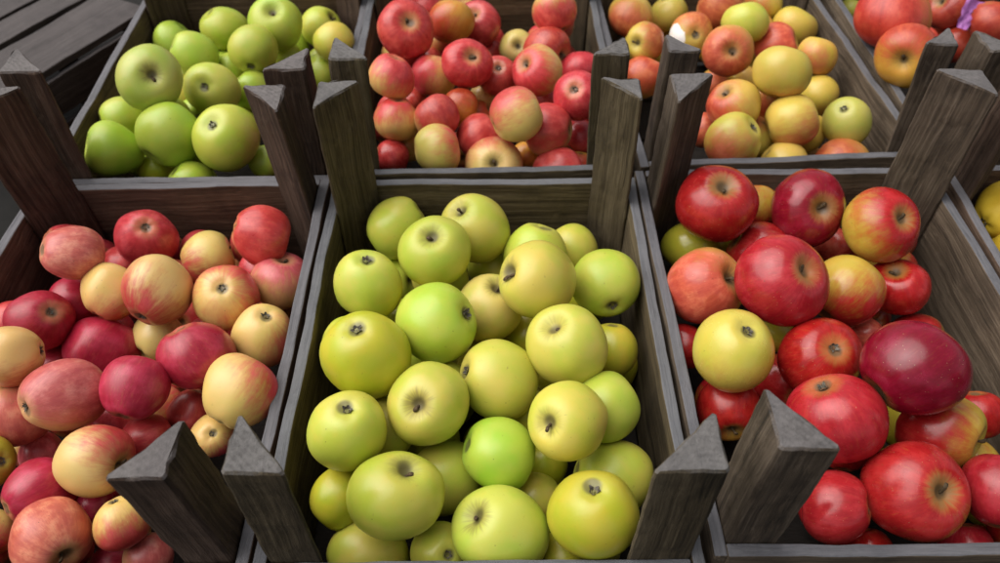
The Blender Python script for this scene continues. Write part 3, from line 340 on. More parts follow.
# ------------------------------------------------------------------ helpers
def link(o, parent=None):
    COL.objects.link(o)
    if parent: o.parent = parent
    return o

def mesh_obj(name, bm, mat, parent=None, smooth=False, bevel=0.0):
    me = bpy.data.meshes.new(name)
    bmesh.ops.recalc_face_normals(bm, faces=bm.faces[:])
    bm.to_mesh(me); bm.free()
    if smooth:
        for p in me.polygons: p.use_smooth = True
    o = bpy.data.objects.new(name, me)
    for m in (mat if isinstance(mat, (list, tuple)) else [mat]): me.materials.append(m)
    if bevel:
        b = o.modifiers.new('bevel', 'BEVEL'); b.width = bevel; b.segments = 2
        b.limit_method = 'ANGLE'; b.angle_limit = math.radians(50)
    return link(o, parent)

def empty(name, mat4):
    o = bpy.data.objects.new(name, None); o.empty_display_size = 0.05
    o.matrix_world = mat4
    return link(o)

def tag(o, label=None, cat=None, group=None, kind=None):
    if label: o['label'] = label
    if cat: o['category'] = cat
    if group: o['group'] = group
    if kind: o['kind'] = kind
    return o

class N:
    """small helper to write node trees"""
    def __init__(s, mat):
        mat.use_nodes = True; s.t = mat.node_tree; s.t.nodes.clear()
    def n(s, typ, **kw):
        x = s.t.nodes.new(typ)
        for k, v in kw.items():
            if k == 'inp':
                for a, b in v.items(): s.set(x, a, b)
            else: setattr(x, k, v)
        return x
    def set(s, x, a, b):
        sock = x.inputs[a]
        if isinstance(b, bpy.types.NodeSocket): s.t.links.new(b, sock)
        else: sock.default_value = b
    def math(s, op, a, b=0.0, c=None, clamp=False):
        x = s.n('ShaderNodeMath', operation=op, use_clamp=clamp); s.set(x, 0, a); s.set(x, 1, b)
        if c is not None: s.set(x, 2, c)
        return x.outputs[0]
    def vmath(s, op, a, b=None, out=0):
        x = s.n('ShaderNodeVectorMath', operation=op); s.set(x, 0, a)
        if b is not None: s.set(x, 1, b)
        return x.outputs['Value'] if out == 'v' else x.outputs[0]
    def mix(s, f, a, b, blend='MIX'):
        x = s.n('ShaderNodeMix', data_type='RGBA', blend_type=blend)
        s.set(x, 0, f); s.set(x, 6, a); s.set(x, 7, b)
        return x.outputs[2]
    def step(s, v, lo, hi, a=0.0, b=1.0):
        x = s.n('ShaderNodeMapRange', interpolation_type='SMOOTHSTEP')
        s.set(x, 0, v); s.set(x, 1, lo); s.set(x, 2, hi); s.set(x, 3, a); s.set(x, 4, b)
        return x.outputs[0]
    def noise(s, vec, scale, detail=3.0, rough=0.55, dist=0.0):
        x = s.n('ShaderNodeTexNoise', inp={'Vector': vec, 'Scale': scale, 'Detail': detail, 'Roughness': rough, 'Distortion': dist})
        return x.outputs[0]
    def ramp(s, v, stops):
        x = s.n('ShaderNodeValToRGB'); e = x.color_ramp.elements
        while len(e) < len(stops): e.new(0.5)
        for k, (p, c) in zip(e, stops): k.position = p; k.color = (*c, 1)
        s.set(x, 0, v); return x.outputs[0]

def rgb(c): return (*c, 1.0)

# ------------------------------------------------------------------ materials
def make_skin():
    m = bpy.data.materials.new('apple_skin'); g = N(m)
    tc = g.n('ShaderNodeTexCoord').outputs['Object']
    at = lambda nm, out='Vector': g.n('ShaderNodeAttribute', attribute_type='OBJECT', attribute_name=nm).outputs[out]
    skin, blush = at('skin', 'Color'), at('blush', 'Color')
    cover, bdir, wdir = at('cover', 'Fac'), at('blush_side'), at('scar_side')
    gloss = at('gloss', 'Fac'); stripe = at('streak', 'Fac'); russ = at('russet', 'Fac')
    rn = g.n('ShaderNodeObjectInfo').outputs['Random']
    off = g.n('ShaderNodeCombineXYZ', inp={0: g.math('MULTIPLY', rn, 57.0), 1: g.math('MULTIPLY', rn, 31.0), 2: g.math('MULTIPLY', rn, 83.0)}).outputs[0]
    nn = g.vmath('NORMALIZE', tc)
    no = g.vmath('ADD', nn, off)
    sx = g.n('ShaderNodeSeparateXYZ', inp={0: nn})
    x, y, z = sx.outputs
    flat = g.vmath('NORMALIZE', g.n('ShaderNodeCombineXYZ', inp={0: x, 1: y, 2: 0.0001}).outputs[0])
    lon = g.vmath('ADD', flat, g.n('ShaderNodeCombineXYZ', inp={2: g.math('MULTIPLY', z, 0.22)}).outputs[0])
    lono = g.vmath('ADD', lon, off)
    n1 = g.noise(no, 2.1, 4.0, 0.6)
    n2 = g.noise(no, 1.1, 2.0)
    s1 = g.noise(lono, 6.0, 5.0, 0.65)
    s2 = g.noise(lono, 17.0, 4.0, 0.7)
    d = g.math('MULTIPLY_ADD', g.vmath('DOT_PRODUCT', nn, bdir, 'v'), 0.5, 0.5)
    st = g.math('MULTIPLY', g.math('ADD', g.math('SUBTRACT', s1, 0.5), g.math('MULTIPLY', g.math('SUBTRACT', s2, 0.5), 0.6)), g.math('MULTIPLY', stripe, 0.62))
    mm = g.math('ADD', d, g.math('MULTIPLY', g.math('SUBTRACT', n1, 0.5), 0.62))
    mm = g.math('ADD', mm, st)
    mm = g.math('SUBTRACT', mm, g.math('MULTIPLY_ADD', cover, -1.22, 1.12))
    mask = g.math('MULTIPLY', g.step(mm, -0.30, 0.35), g.math('MULTIPLY', cover, 9.0, clamp=True))
    # ground colour with green and golden drifts
    base = g.mix(g.math('MULTIPLY', g.step(n2, 0.35, 0.68), g.math('MULTIPLY_ADD', stripe, -0.75, 1.0, clamp=True)), skin, g.mix(1.0, skin, (0.78, 1.0, 0.62, 1), 'MULTIPLY'))
    base = g.mix(g.math('MULTIPLY', g.step(g.noise(no, 3.6, 5.0, 0.65), 0.48, 0.75), 0.30), base, g.mix(1.0, skin, (1.12, 0.93, 0.75, 1), 'MULTIPLY'))
    # blush with darker and lighter streaks
    bl = g.mix(g.step(g.math('ADD', g.math('MULTIPLY', s1, 0.5), g.math('MULTIPLY', n1, 0.5)), 0.38, 0.62), g.mix(1.0, blush, (0.74, 0.55, 0.62, 1), 'MULTIPLY'), blush)
    lightst = g.math('MULTIPLY', g.step(s2, 0.52, 0.74), g.math('MULTIPLY', stripe, 0.30, clamp=True))
    bl = g.mix(lightst, bl, g.mix(0.45, blush, skin))
    bl = g.mix(g.step(n1, 0.46, 0.76, 0.0, 0.6), bl, g.mix(1.0, blush, (1.2, 2.1, 1.9, 1), 'MULTIPLY'))
    s3 = g.noise(lono, 46.0, 3.0, 0.6)
    bl = g.mix(g.math('MULTIPLY', g.step(s3, 0.50, 0.66), g.math('MULTIPLY', stripe, 0.42)), bl, g.mix(1.0, blush, (0.62, 0.35, 0.42, 1), 'MULTIPLY'))
    mask = g.math('MULTIPLY', mask, g.math('SUBTRACT', 1.0, g.math('MULTIPLY', g.step(s3, 0.46, 0.30), g.math('MULTIPLY', g.math('SUBTRACT', 1.0, mask), 0.55))))
    col = g.mix(mask, base, bl)
    # lenticels
    vo = g.n('ShaderNodeTexVoronoi', inp={'Vector': no, 'Scale': 9.0, 'Randomness': 1.0}).outputs['Distance']
    dots = g.step(vo, 0.035, 0.075, 1.0, 0.0)
    col = g.mix(g.math('MULTIPLY', dots, g.math('MULTIPLY_ADD', mask, 0.45, 0.17)), col, (0.62, 0.50, 0.26, 1))
    # brown flecks and scuffs
    fl = g.math('MULTIPLY', g.step(g.noise(no, 6.5, 6.0, 0.72), 0.635, 0.70), 0.45)
    col = g.mix(fl, col, (0.20, 0.12, 0.04, 1))
    # dark little scars
    vo2 = g.n('ShaderNodeTexVoronoi', inp={'Vector': g.vmath('ADD', no, (7.7, 3.1, 5.9)), 'Scale': 2.6}).outputs['Distance']
    col = g.mix(g.math('MULTIPLY', g.step(vo2, 0.022, 0.045, 1.0, 0.0), 0.75), col, (0.06, 0.035, 0.015, 1))
    # stalk hollow: green with russet rays
    hol = g.step(g.math('ADD', z, g.math('MULTIPLY', g.math('SUBTRACT', s1, 0.5), 0.16)), 0.86, 0.985)
    col = g.mix(g.math('MULTIPLY', hol, 0.42), col, g.mix(0.55, skin, (0.26, 0.30, 0.05, 1)))
    ru = g.step(g.math('ADD', z, g.math('MULTIPLY', g.math('SUBTRACT', s1, 0.5), 0.22)), 0.91, 0.985)
    col = g.mix(g.math('MULTIPLY', ru, russ), col, (0.20, 0.125, 0.05, 1))
    pit = g.step(z, 0.965, 0.995)
    col = g.mix(g.math('MULTIPLY', pit, 0.8), col, (0.055, 0.04, 0.018, 1))
    # blossom basin: paler, then grey green
    ba = g.step(g.math('ADD', z, g.math('MULTIPLY', g.math('SUBTRACT', s1, 0.5), 0.12)), -0.86, -0.97)
    col = g.mix(g.math('MULTIPLY', ba, 0.28), col, g.mix(0.5, skin, (0.34, 0.36, 0.12, 1)))
    ba2 = g.step(z, -0.968, -0.99)
    col = g.mix(g.math('MULTIPLY', ba2, 0.75), col, (0.10, 0.085, 0.045, 1))
    # torn skin showing white flesh
    wd = g.math('ADD', g.vmath('DOT_PRODUCT', nn, wdir, 'v'), g.math('MULTIPLY', g.math('SUBTRACT', n1, 0.5), 0.25))
    wm = g.step(wd, 0.80, 0.84)
    col = g.mix(wm, col, (0.86, 0.84, 0.80, 1))
    rough = g.math('ADD', g.math('MULTIPLY_ADD', n1, 0.18, gloss), g.math('MULTIPLY', hol, 0.2))
    bump = g.n('ShaderNodeBump', inp={'Strength': 0.10, 'Distance': 0.001, 'Height': g.noise(no, 16.0, 5.0, 0.6)})
    b = g.n('ShaderNodeBsdfPrincipled', inp={'Base Color': col, 'Roughness': rough, 'Normal': bump.outputs[0],
        'Specular IOR Level': 0.5, 'Subsurface Weight': 0.10, 'Subsurface Scale': 0.006, 'Subsurface Radius': (1.0, 0.6, 0.25)})
    o = g.n('ShaderNodeOutputMaterial', inp={0: b.outputs[0]})
    return m

def simple(name, c1, c2, scale, rough=0.8, bump=0.4):
    m = bpy.data.materials.new(name); g = N(m)
    tc = g.n('ShaderNodeTexCoord').outputs['Object']
    nz = g.noise(tc, scale, 5.0, 0.65)
    col = g.mix(g.step(nz, 0.3, 0.7), rgb(c1), rgb(c2))
    bp = g.n('ShaderNodeBump', inp={'Strength': bump, 'Distance': 0.001, 'Height': nz})
    b = g.n('ShaderNodeBsdfPrincipled', inp={'Base Color': col, 'Roughness': rough, 'Normal': bp.outputs[0], 'Specular IOR Level': 0.3})
    g.n('ShaderNodeOutputMaterial', inp={0: b.outputs[0]})
    return m

def make_wood(axis, tint):
    """weathered timber, fibres along the object's local axis; tint = (dark, mid, light, top grey)"""
    m = bpy.data.materials.new('weathered_wood'); g = N(m)
    dark, mid, light, top = tint
    tc = g.n('ShaderNodeTexCoord').outputs['Object']
    rn = g.n('ShaderNodeObjectInfo').outputs['Random']
    off = g.n('ShaderNodeCombineXYZ', inp={0: g.math('MULTIPLY', rn, 7.0), 1: g.math('MULTIPLY', rn, 13.0), 2: g.math('MULTIPLY', rn, 5.0)}).outputs[0]
    p = g.vmath('ADD', tc, off)
    warp = g.n('ShaderNodeTexNoise', inp={'Vector': p, 'Scale': 9.0, 'Detail': 2.0}).outputs['Color']
    pw = g.vmath('ADD', p, g.vmath('MULTIPLY', g.vmath('SUBTRACT', warp, (0.5, 0.5, 0.5)), (0.012, 0.012, 0.012)))
    def stretch(along, across):
        v = [across] * 3; v[axis] = along
        return g.vmath('MULTIPLY', pw, tuple(v))
    fine = g.noise(stretch(7, 520), 1.0, 6.0, 0.75)
    band = g.noise(stretch(3.0, 170), 1.0, 5.0, 0.7)
    broad = g.noise(stretch(2.5, 30), 1.0, 4.0, 0.6)
    blot = g.noise(p, 14.0, 5.0, 0.65)
    v = g.math('ADD', g.math('MULTIPLY', fine, 0.36), g.math('ADD', g.math('MULTIPLY', band, 0.40), g.math('MULTIPLY', broad, 0.24)))
    col = g.ramp(v, [(0.37, dark), (0.49, mid), (0.63, light)])
    col = g.mix(g.step(blot, 0.46, 0.72, 0.0, 0.6), col, g.mix(1.0, col, (0.40, 0.40, 0.42, 1), 'MULTIPLY'))
    col = g.mix(g.step(g.noise(p, 33.0, 4.0, 0.7), 0.58, 0.75, 0.0, 0.35), col, rgb(light))
    # bleached upper faces with the sky's pale light painted in, with growth rings where the post is cut across
    nz = g.n('ShaderNodeSeparateXYZ', inp={0: g.n('ShaderNodeNewGeometry').outputs['Normal']}).outputs[2]
    upm = g.step(nz, 0.45, 0.85)
    if axis == 2:
        wv = g.n('ShaderNodeTexWave', wave_type='RINGS', rings_direction='Z', inp={'Vector': g.vmath('ADD', tc, g.vmath('MULTIPLY', off, (0.02, 0.012, 0))), 'Scale': 62.0, 'Distortion': 1.6, 'Detail': 2.0, 'Detail Scale': 8.0}).outputs['Fac']
        tv = g.math('ADD', g.math('MULTIPLY', wv, 0.05), g.math('ADD', g.math('MULTIPLY', g.noise(p, 150.0, 5.0, 0.75), 0.55), g.math('MULTIPLY', blot, 0.40)))
    else:
        tv = g.math('ADD', g.math('MULTIPLY', v, 0.75), g.math('MULTIPLY', blot, 0.25))
    top = tuple(c * k for c, k in zip(top, (1.45, 1.38, 1.30) if axis == 2 else (1.38, 1.42, 1.49)))  # rail tops tinted bluer, the sky's light put into the colour
    tcol = g.ramp(tv, [(0.30, tuple(c * 0.35 for c in top)), (0.5, top), (0.75, tuple(min(1, c * 1.45) for c in top))])
    tcol = g.mix(g.step(blot, 0.5, 0.68, 0.0, 0.55), tcol, g.mix(1.0, tcol, (0.5, 0.5, 0.52, 1), 'MULTIPLY'))
    if axis == 2: col = g.mix(1.0, col, (0.72, 0.72, 0.74, 1), 'MULTIPLY')   # posts: darker than the boards
    col = g.mix(g.math('MULTIPLY', upm, 0.92), col, tcol)
    h = g.math('ADD', g.math('MULTIPLY', fine, 0.6), g.math('MULTIPLY', band, 0.9))
    bp = g.n('ShaderNodeBump', inp={'Strength': 0.9, 'Distance': 0.0022, 'Height': h})
    b = g.n('ShaderNodeBsdfPrincipled', inp={'Base Color': col, 'Roughness': 0.85, 'Normal': bp.outputs[0], 'Specular IOR Level': 0.25})
    g.n('ShaderNodeOutputMaterial', inp={0: b.outputs[0]})
    return m

TINTS = {
 'olive':  ((0.022, 0.017, 0.009), (0.094, 0.070, 0.039), (0.212, 0.167, 0.100), (0.098, 0.098, 0.102)),
 'brown':  ((0.022, 0.013, 0.008), (0.086, 0.053, 0.036), (0.190, 0.128, 0.090), (0.105, 0.101, 0.105)),
 'grey':   ((0.026, 0.020, 0.015), (0.105, 0.077, 0.052), (0.226, 0.175, 0.126), (0.092, 0.090, 0.095)),
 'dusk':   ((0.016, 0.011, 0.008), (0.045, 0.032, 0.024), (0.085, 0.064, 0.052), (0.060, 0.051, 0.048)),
 'gap_shade':  ((0.008, 0.006, 0.004), (0.022, 0.016, 0.011), (0.040, 0.030, 0.022), (0.014, 0.011, 0.009)),  # floor boards: shade of the gaps between apples put into the colour
}
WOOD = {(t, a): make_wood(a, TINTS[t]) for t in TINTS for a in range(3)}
SKIN = make_skin()
STALK = simple('stalk_bark', (0.035, 0.022, 0.012), (0.12, 0.08, 0.04), 300)
SEPAL = simple('dry_sepal', (0.04, 0.034, 0.026), (0.17, 0.15, 0.12), 320)
QUINCE = simple('quince_skin', (0.50, 0.32, 0.02), (0.62, 0.43, 0.035), 26, 0.55, 0.15)
PURPLE = simple('purple_tissue', (0.30, 0.10, 0.33), (0.42, 0.17, 0.45), 60, 0.7, 0.2)
GROUND_SHADE = simple('shade_dark_ground', (0.004, 0.0036, 0.003), (0.010, 0.009, 0.008), 12, 0.9, 0.3)  # near-black ground colour stands in for the shadow around the crates

# ------------------------------------------------------------------ crates
def board_bm(size, axis, seed, jit=0.0015, cuts=22):
    """one sawn board centred on its middle: subdivided along its fibres and slightly uneven"""
    bm = bmesh.new()
    sx, sy, sz = size
    n = [2, 2, 2]; n[axis] = cuts
    for k in range(3):
        if k != axis: n[k] = 4 if size[k] > 0.05 else 1
    V = {}
    def vert(i, j, k):
        key = (i, j, k)
        if key not in V:
            p = Vector((sx * (i / n[0] - .5), sy * (j / n[1] - .5), sz * (k / n[2] - .5)))
            q = p * 9 + Vector((seed * 3.7, seed * 1.3, seed * 2.1))
            dv = noise.noise_vector(q) * jit * 1.6 + noise.noise_vector(q * 5) * jit * .7
            dv[axis] *= 1.2
            V[key] = bm.verts.new(p + dv)
        return V[key]
    for a in range(3):
        u, w = [(1, 2), (2, 0), (0, 1)][a]
        for side in (0, n[a]):
            for i in range(n[u]):
                for j in range(n[w]):
                    ix = []
                    for du, dw in ((0, 0), (1, 0), (1, 1), (0, 1)):
                        t = [0, 0, 0]; t[a] = side; t[u] = i + du; t[w] = j + dw
                        ix.append(vert(*t))
                    bm.faces.new(ix if side else ix[::-1])
    return bm

def post_bm(c0, c1, c2, z0, z1, seed, c_top=0.0022):
    """triangular corner post: three corners c0 (right angle), c1, c2; rounded arrises, sawn top, rough sides"""
    tri = [Vector((*c, 0)) for c in (c0, c1, c2)]
    ctr = sum(tri, Vector()) / 3
    outline = []
    for i in range(3):
        p, a, b = tri[i], tri[i - 1], tri[(i + 1) % 3]
        ea, eb = (a - p).normalized(), (b - p).normalized()
        r = 0.0045 if i else 0.003
        outline += [p + ea * r, p + (ea + eb) * r * 0.42, p + eb * r]
        L = (b - p).length
        for k in range(1, 6): outline.append(p + eb * (r + (L - 2 * r) * k / 6))
    bm = bmesh.new(); rings = []
    nz = 26
    zs = [z0 + (z1 - z0) * k / nz for k in range(nz)] + [z1 - c_top, z1]
    for zi, z in enumerate(zs):
        ring = []
        for p in outline:
            q = p.copy()
            out = (p - ctr); out.normalize()
            s = Vector((p.x * 130 + seed * 5.1, p.y * 130 + seed * 2.3, z * 7))
            s2 = Vector((p.x * 60 + seed, p.y * 60 - seed, z * 45))
            q += out * (noise.noise(s) * 0.0011 + noise.noise(s2) * 0.0016)
            if zi >= len(zs) - 4: q -= out * max(0, noise.noise(Vector((p.x * 75, p.y * 75, seed * 3.3 + z * 40)))) * 0.0014
            if zi == len(zs) - 1: q -= out * c_top * 0.9
            q.z = z + (noise.noise(Vector((p.x * 60, p.y * 60, seed))) * 0.0024 if zi >= len(zs) - 2 else 0)
            ring.append(bm.verts.new(q))
        rings.append(ring)
    m = len(outline)
    for a, b in zip(rings, rings[1:]):
        for i in range(m): bm.faces.new((a[i], a[(i + 1) % m], b[(i + 1) % m], b[i]))
    bm.faces.new(rings[-1]); bm.faces.new(rings[0][::-1])
    return bm

CRATE_INFO = {
 'center':    ('olive', 'weathered wooden crate heaped with yellow-green apples, middle of the front row'),
 'left':      ('brown', 'dark brown wooden crate of mixed red and yellow oval apples, left of front row'),
 'right':     ('grey',  'grey-brown wooden crate of large shiny red apples, right of the front row'),
 'backred':   ('olive', 'wooden crate of small red apples behind the yellow-green ones, back row'),
 'backgreen': ('brown', 'wooden crate of green apples at the left of the back row'),
 'backyellow':('grey',  'wooden crate of golden and orange apples, right of centre in the back row'),
 'backfar':   ('grey',  'wooden crate of red-orange apples in the top right corner'),
 'farright':  ('brown', 'wooden crate of yellow quinces cut by the right picture edge'),
}
def crate_matrix(key):
    x, y, z, yaw, rx, ry = CRATES[key]
    return Matrix.Translation((x, y, z)) @ Matrix.Rotation(yaw, 4, 'Z') @ Matrix.Rotation(rx, 4, 'X') @ Matrix.Rotation(ry, 4, 'Y')

def make_crate(key, seed):
    tint, label = CRATE_INFO[key]
    W, L, T = CRATE_W, CRATE_L, BOARD_T
    root = empty('fruit_crate', crate_matrix(key))
    tag(root, label, 'crate', 'wooden fruit crates with corner posts')
    H = -FLOOR_Z - 0.004
    def board(name, size, axis, loc, k, tint=tint):
        o = mesh_obj(name, board_bm(size, axis, seed * 10 + k), WOOD[tint, axis], root, bevel=0.0016)
        o.location = loc
        return o
    jz = lambda: rnd.uniform(-.0012, .0012)
    board('side_board', (T, L, H), 1, (-W / 2 + T / 2, 0, -H / 2 + jz()), 1)
    board('side_board', (T, L, H), 1, (W / 2 - T / 2, 0, -H / 2 + jz()), 2)
    board('end_board', (W - 2 * T - .002, T, H), 0, (0, -L / 2 + T / 2, -H / 2 + jz()), 3)
    board('end_board', (W - 2 * T - .002, T, H), 0, (0, L / 2 - T / 2, -H / 2 + jz()), 4)
    for k in range(4):
        w = (L - 2 * T - .03) / 4
        board('floor_board', (W - 2 * T - .004, w - .008, .010), 0, (0, -L / 2 + T + .015 + w * (k + .5), FLOOR_Z + .006), 5 + k, 'gap_shade')
    for k, (nm, sx, sy) in enumerate((('bl', -1, 1), ('br', 1, 1), ('fl', -1, -1), ('fr', 1, -1))):
        dx, dy, dh, ax, ay, th = POSTS.get(key + '/' + nm, (rnd.uniform(-.002, .002), 0, rnd.uniform(-.004, .004), 0, 0, 0))
        x0, y0 = sx * (W / 2 - T - .0012), sy * (L / 2 - T - .0012)
        la, lb = POST_A + ax, POST_A + ay
        c, s = math.cos(th), math.sin(th)
        lx, ly = Vector((-sx * la, 0, 0)), Vector((0, -sy * lb, 0))
        h = POST_H + dh
        pts = [(0, 0), (lx.x, 0), (0, ly.y)]
        bm = post_bm(*pts, FLOOR_Z + .012, h, seed * 4 + k)
        # a slight lean and twist towards the top, as nailed by hand
        for v in bm.verts:
            t = max(0.0, min(1.0, (v.co.z + 0.06) / (h + 0.06)))
            p = Vector((v.co.x * math.cos(th * t) - v.co.y * math.sin(th * t), v.co.x * math.sin(th * t) + v.co.y * math.cos(th * t), v.co.z))
            v.co = p + Vector((dx * t, dy * t, 0))
        o = mesh_obj('corner_post', bm, WOOD[tint, 2], root)
        o.location = (x0, y0, 0)
    return root

for i, key in enumerate(CRATE_INFO): make_crate(key, i + 1)

# ------------------------------------------------------------------ apples
def apple_bm(R, h, taper, seed, seg=40, rings=26, ribs=0.02, cav=0.30, basin=0.17):
    rr = random.Random(seed)
    ph = rr.uniform(0, 6.28); e1 = rr.uniform(-.05, .05); e2 = rr.uniform(0, 6.28)
    lean = rr.uniform(-.10, .10); lean2 = rr.uniform(-.10, .10)
    cw = rr.uniform(.24, .32)
    bm = bmesh.new(); prev = None; k = 1.0 * (1 + (1 - h) * .45)
    for i in range(rings + 1):
        t = math.pi * i / rings
        s, c = max(0.0, math.sin(t)), math.cos(t)
        rad = s ** 0.92
        rad *= 1 - taper * (1 - c) / 2 + taper * .5
        z = c * h
        z -= cav * math.exp(-(rad / cw) ** 1.7) if c > 0 else 0
        z += basin * math.exp(-(rad / (cw * .95)) ** 2) if c < 0 else 0
        if i in (0, rings):
            ring = [bm.verts.new((lean * z * R, lean2 * z * R, z * R * k))]
        else:
            ring = []
            for j in range(seg):
                a = 2 * math.pi * j / seg
                f = 1 + ribs * math.cos(5 * a + ph) * (0.25 + .75 * (1 - c) / 2) + e1 * math.cos(2 * a + e2)
                x, y = rad * f * math.cos(a), rad * f * math.sin(a)
                zz = z + ribs * 1.3 * math.cos(5 * a + ph) * max(0, -c) ** 3 * s + ribs * .8 * math.cos(3 * a + e2) * max(0, c) ** 3 * s
                p = Vector((x + lean * z, y + lean2 * z, zz))
                p *= 1 + .035 * noise.noise(p * 1.3 + Vector((seed, seed * .7, 0)))
                ring.append(bm.verts.new(p * R * k))
        if prev:
            if len(prev) == 1:
                for j in range(seg): bm.faces.new((prev[0], ring[j], ring[(j + 1) % seg]))
            elif len(ring) == 1:
                for j in range(seg): bm.faces.new((prev[j], ring[0], prev[(j + 1) % seg]))
            else:
                for j in range(seg): bm.faces.new((prev[j], ring[j], ring[(j + 1) % seg], prev[(j + 1) % seg]))
        prev = ring
    top = (h - cav) * R * k; bot = -(h - basin) * R * k
    return bm, (lean * top, lean2 * top, top), (lean * bot, lean2 * bot, bot)

def stalk_bm(R, seed):
    rr = random.Random(seed); bm = bmesh.new(); prev = None
    ln = R * rr.uniform(.14, .34); bx, by = rr.uniform(-.16, .16) * R, rr.uniform(-.16, .16) * R
    for i in range(7):
        t = i / 6
        r = R * (.042 - .010 * t + (.022 if i >= 5 else 0))
        c = Vector((bx * t * t, by * t * t, -R * .05 + ln * t))
        ring = [bm.verts.new(c + Vector((r * math.cos(a), r * math.sin(a), rr.uniform(-.006, .006) * R))) for a in [k * math.pi / 4 for k in range(8)]]
        if prev:
            for j in range(8): bm.faces.new((prev[j], prev[(j + 1) % 8], ring[(j + 1) % 8], ring[j]))
        prev = ring
    bm.faces.new(prev)
    return bm

def calyx_bm(R, seed):
    """dried blossom remains: a low cup with five curled sepals and a tuft of stamens"""
    rr = random.Random(seed); bm = bmesh.new()
    cup = [bm.verts.new((R * .10 * math.cos(a), R * .10 * math.sin(a), R * .02)) for a in [k * math.pi / 5 for k in range(10)]]
    mid = bm.verts.new((0, 0, -R * .03))
    for j in range(10): bm.faces.new((cup[j], cup[(j + 1) % 10], mid))
    for k in range(5):
        a = 2 * math.pi * k / 5 + rr.uniform(-.25, .25)
        u = Vector((math.cos(a), math.sin(a), 0)); w = Vector((-u.y, u.x, 0)); Z = Vector((0, 0, 1))
        curl = rr.uniform(-.3, .9); ln = rr.uniform(.13, .2)
        rows = []
        for i in range(5):
            t = i / 4
            c = u * R * (.07 + ln * .6 * t - curl * .07 * t * t) + Z * R * (.01 + ln * .75 * t - .05 * t * t)
            hw = R * .058 * (1 - t) ** .7 + R * .006
            rows.append((bm.verts.new(c - w * hw + Z * R * .02), bm.verts.new(c), bm.verts.new(c + w * hw + Z * R * .02)))
        for p, q in zip(rows, rows[1:]):
            bm.faces.new((p[0], p[1], q[1], q[0])); bm.faces.new((p[1], p[2], q[2], q[1]))
    for k in range(7):
        a = rr.uniform(0, 6.28); d = Vector((math.cos(a) * .05, math.sin(a) * .05, 0)) * R
        e = d * 1.6 + Vector((0, 0, R * rr.uniform(.1, .16)))
        o = Vector((-d.y, d.x, 0)) * .22
        v = [bm.verts.new(x) for x in (d - o, d + o, e + o * .6, e - o * .6)]
        bm.faces.new(v)
    return bm

BASE = {  # ground colours, linear albedo
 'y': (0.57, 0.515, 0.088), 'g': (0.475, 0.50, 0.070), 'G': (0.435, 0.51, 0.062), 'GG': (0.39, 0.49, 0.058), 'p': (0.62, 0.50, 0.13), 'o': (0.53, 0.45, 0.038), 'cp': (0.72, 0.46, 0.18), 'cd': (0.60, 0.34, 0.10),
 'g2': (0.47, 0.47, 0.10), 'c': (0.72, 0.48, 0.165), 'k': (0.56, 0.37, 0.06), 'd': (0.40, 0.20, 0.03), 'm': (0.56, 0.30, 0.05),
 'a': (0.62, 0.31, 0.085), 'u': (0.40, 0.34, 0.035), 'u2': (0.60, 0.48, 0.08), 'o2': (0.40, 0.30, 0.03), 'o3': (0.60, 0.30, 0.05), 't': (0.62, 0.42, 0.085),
}
VAR = {  # per crate: height ratio, taper, blush colour, streak, ribs, russet
 'center':    (1.03, 0.09, (0.45, 0.20, 0.05), 0.2, 0.012, 0.35),
 'left':      (1.00, 0.20, (0.56, 0.050, 0.058), 1.0, 0.030, 0.30),
 'right':     (0.95, 0.10, (0.42, 0.014, 0.016), 0.7, 0.016, 0.55),
 'backred':   (0.94, 0.12, (0.58, 0.058, 0.055), 0.8, 0.016, 0.35),
 'backgreen': (0.95, 0.08, (0.50, 0.26, 0.07), 0.2, 0.018, 0.45),
 'backyellow':(0.95, 0.08, (0.60, 0.13, 0.055), 0.6, 0.014, 0.55),
 'backfar':   (0.90, 0.10, (0.44, 0.050, 0.028), 0.8, 0.018, 0.55),
}
BLUSH = {'cp': (0.62, 0.135, 0.115), 'cd': (0.42, 0.020, 0.048), 'd': (0.25, 0.006, 0.020), 'm': (0.40, 0.016, 0.026), 'a': (0.56, 0.10, 0.055), 'o3': (0.50, 0.060, 0.030), 'u2': (0.55, 0.22, 0.06)}
GROUP = {'center': 'yellow-green apples in the front middle crate', 'left': 'red and yellow apples in the front left crate',
 'right': 'shiny red apples in the front right crate', 'backred': 'small red apples in the back middle crate',
 'backgreen': 'green apples in the back left crate', 'backyellow': 'golden apples in the back right crate', 'backfar': 'red-orange apples in the far right back crate'}

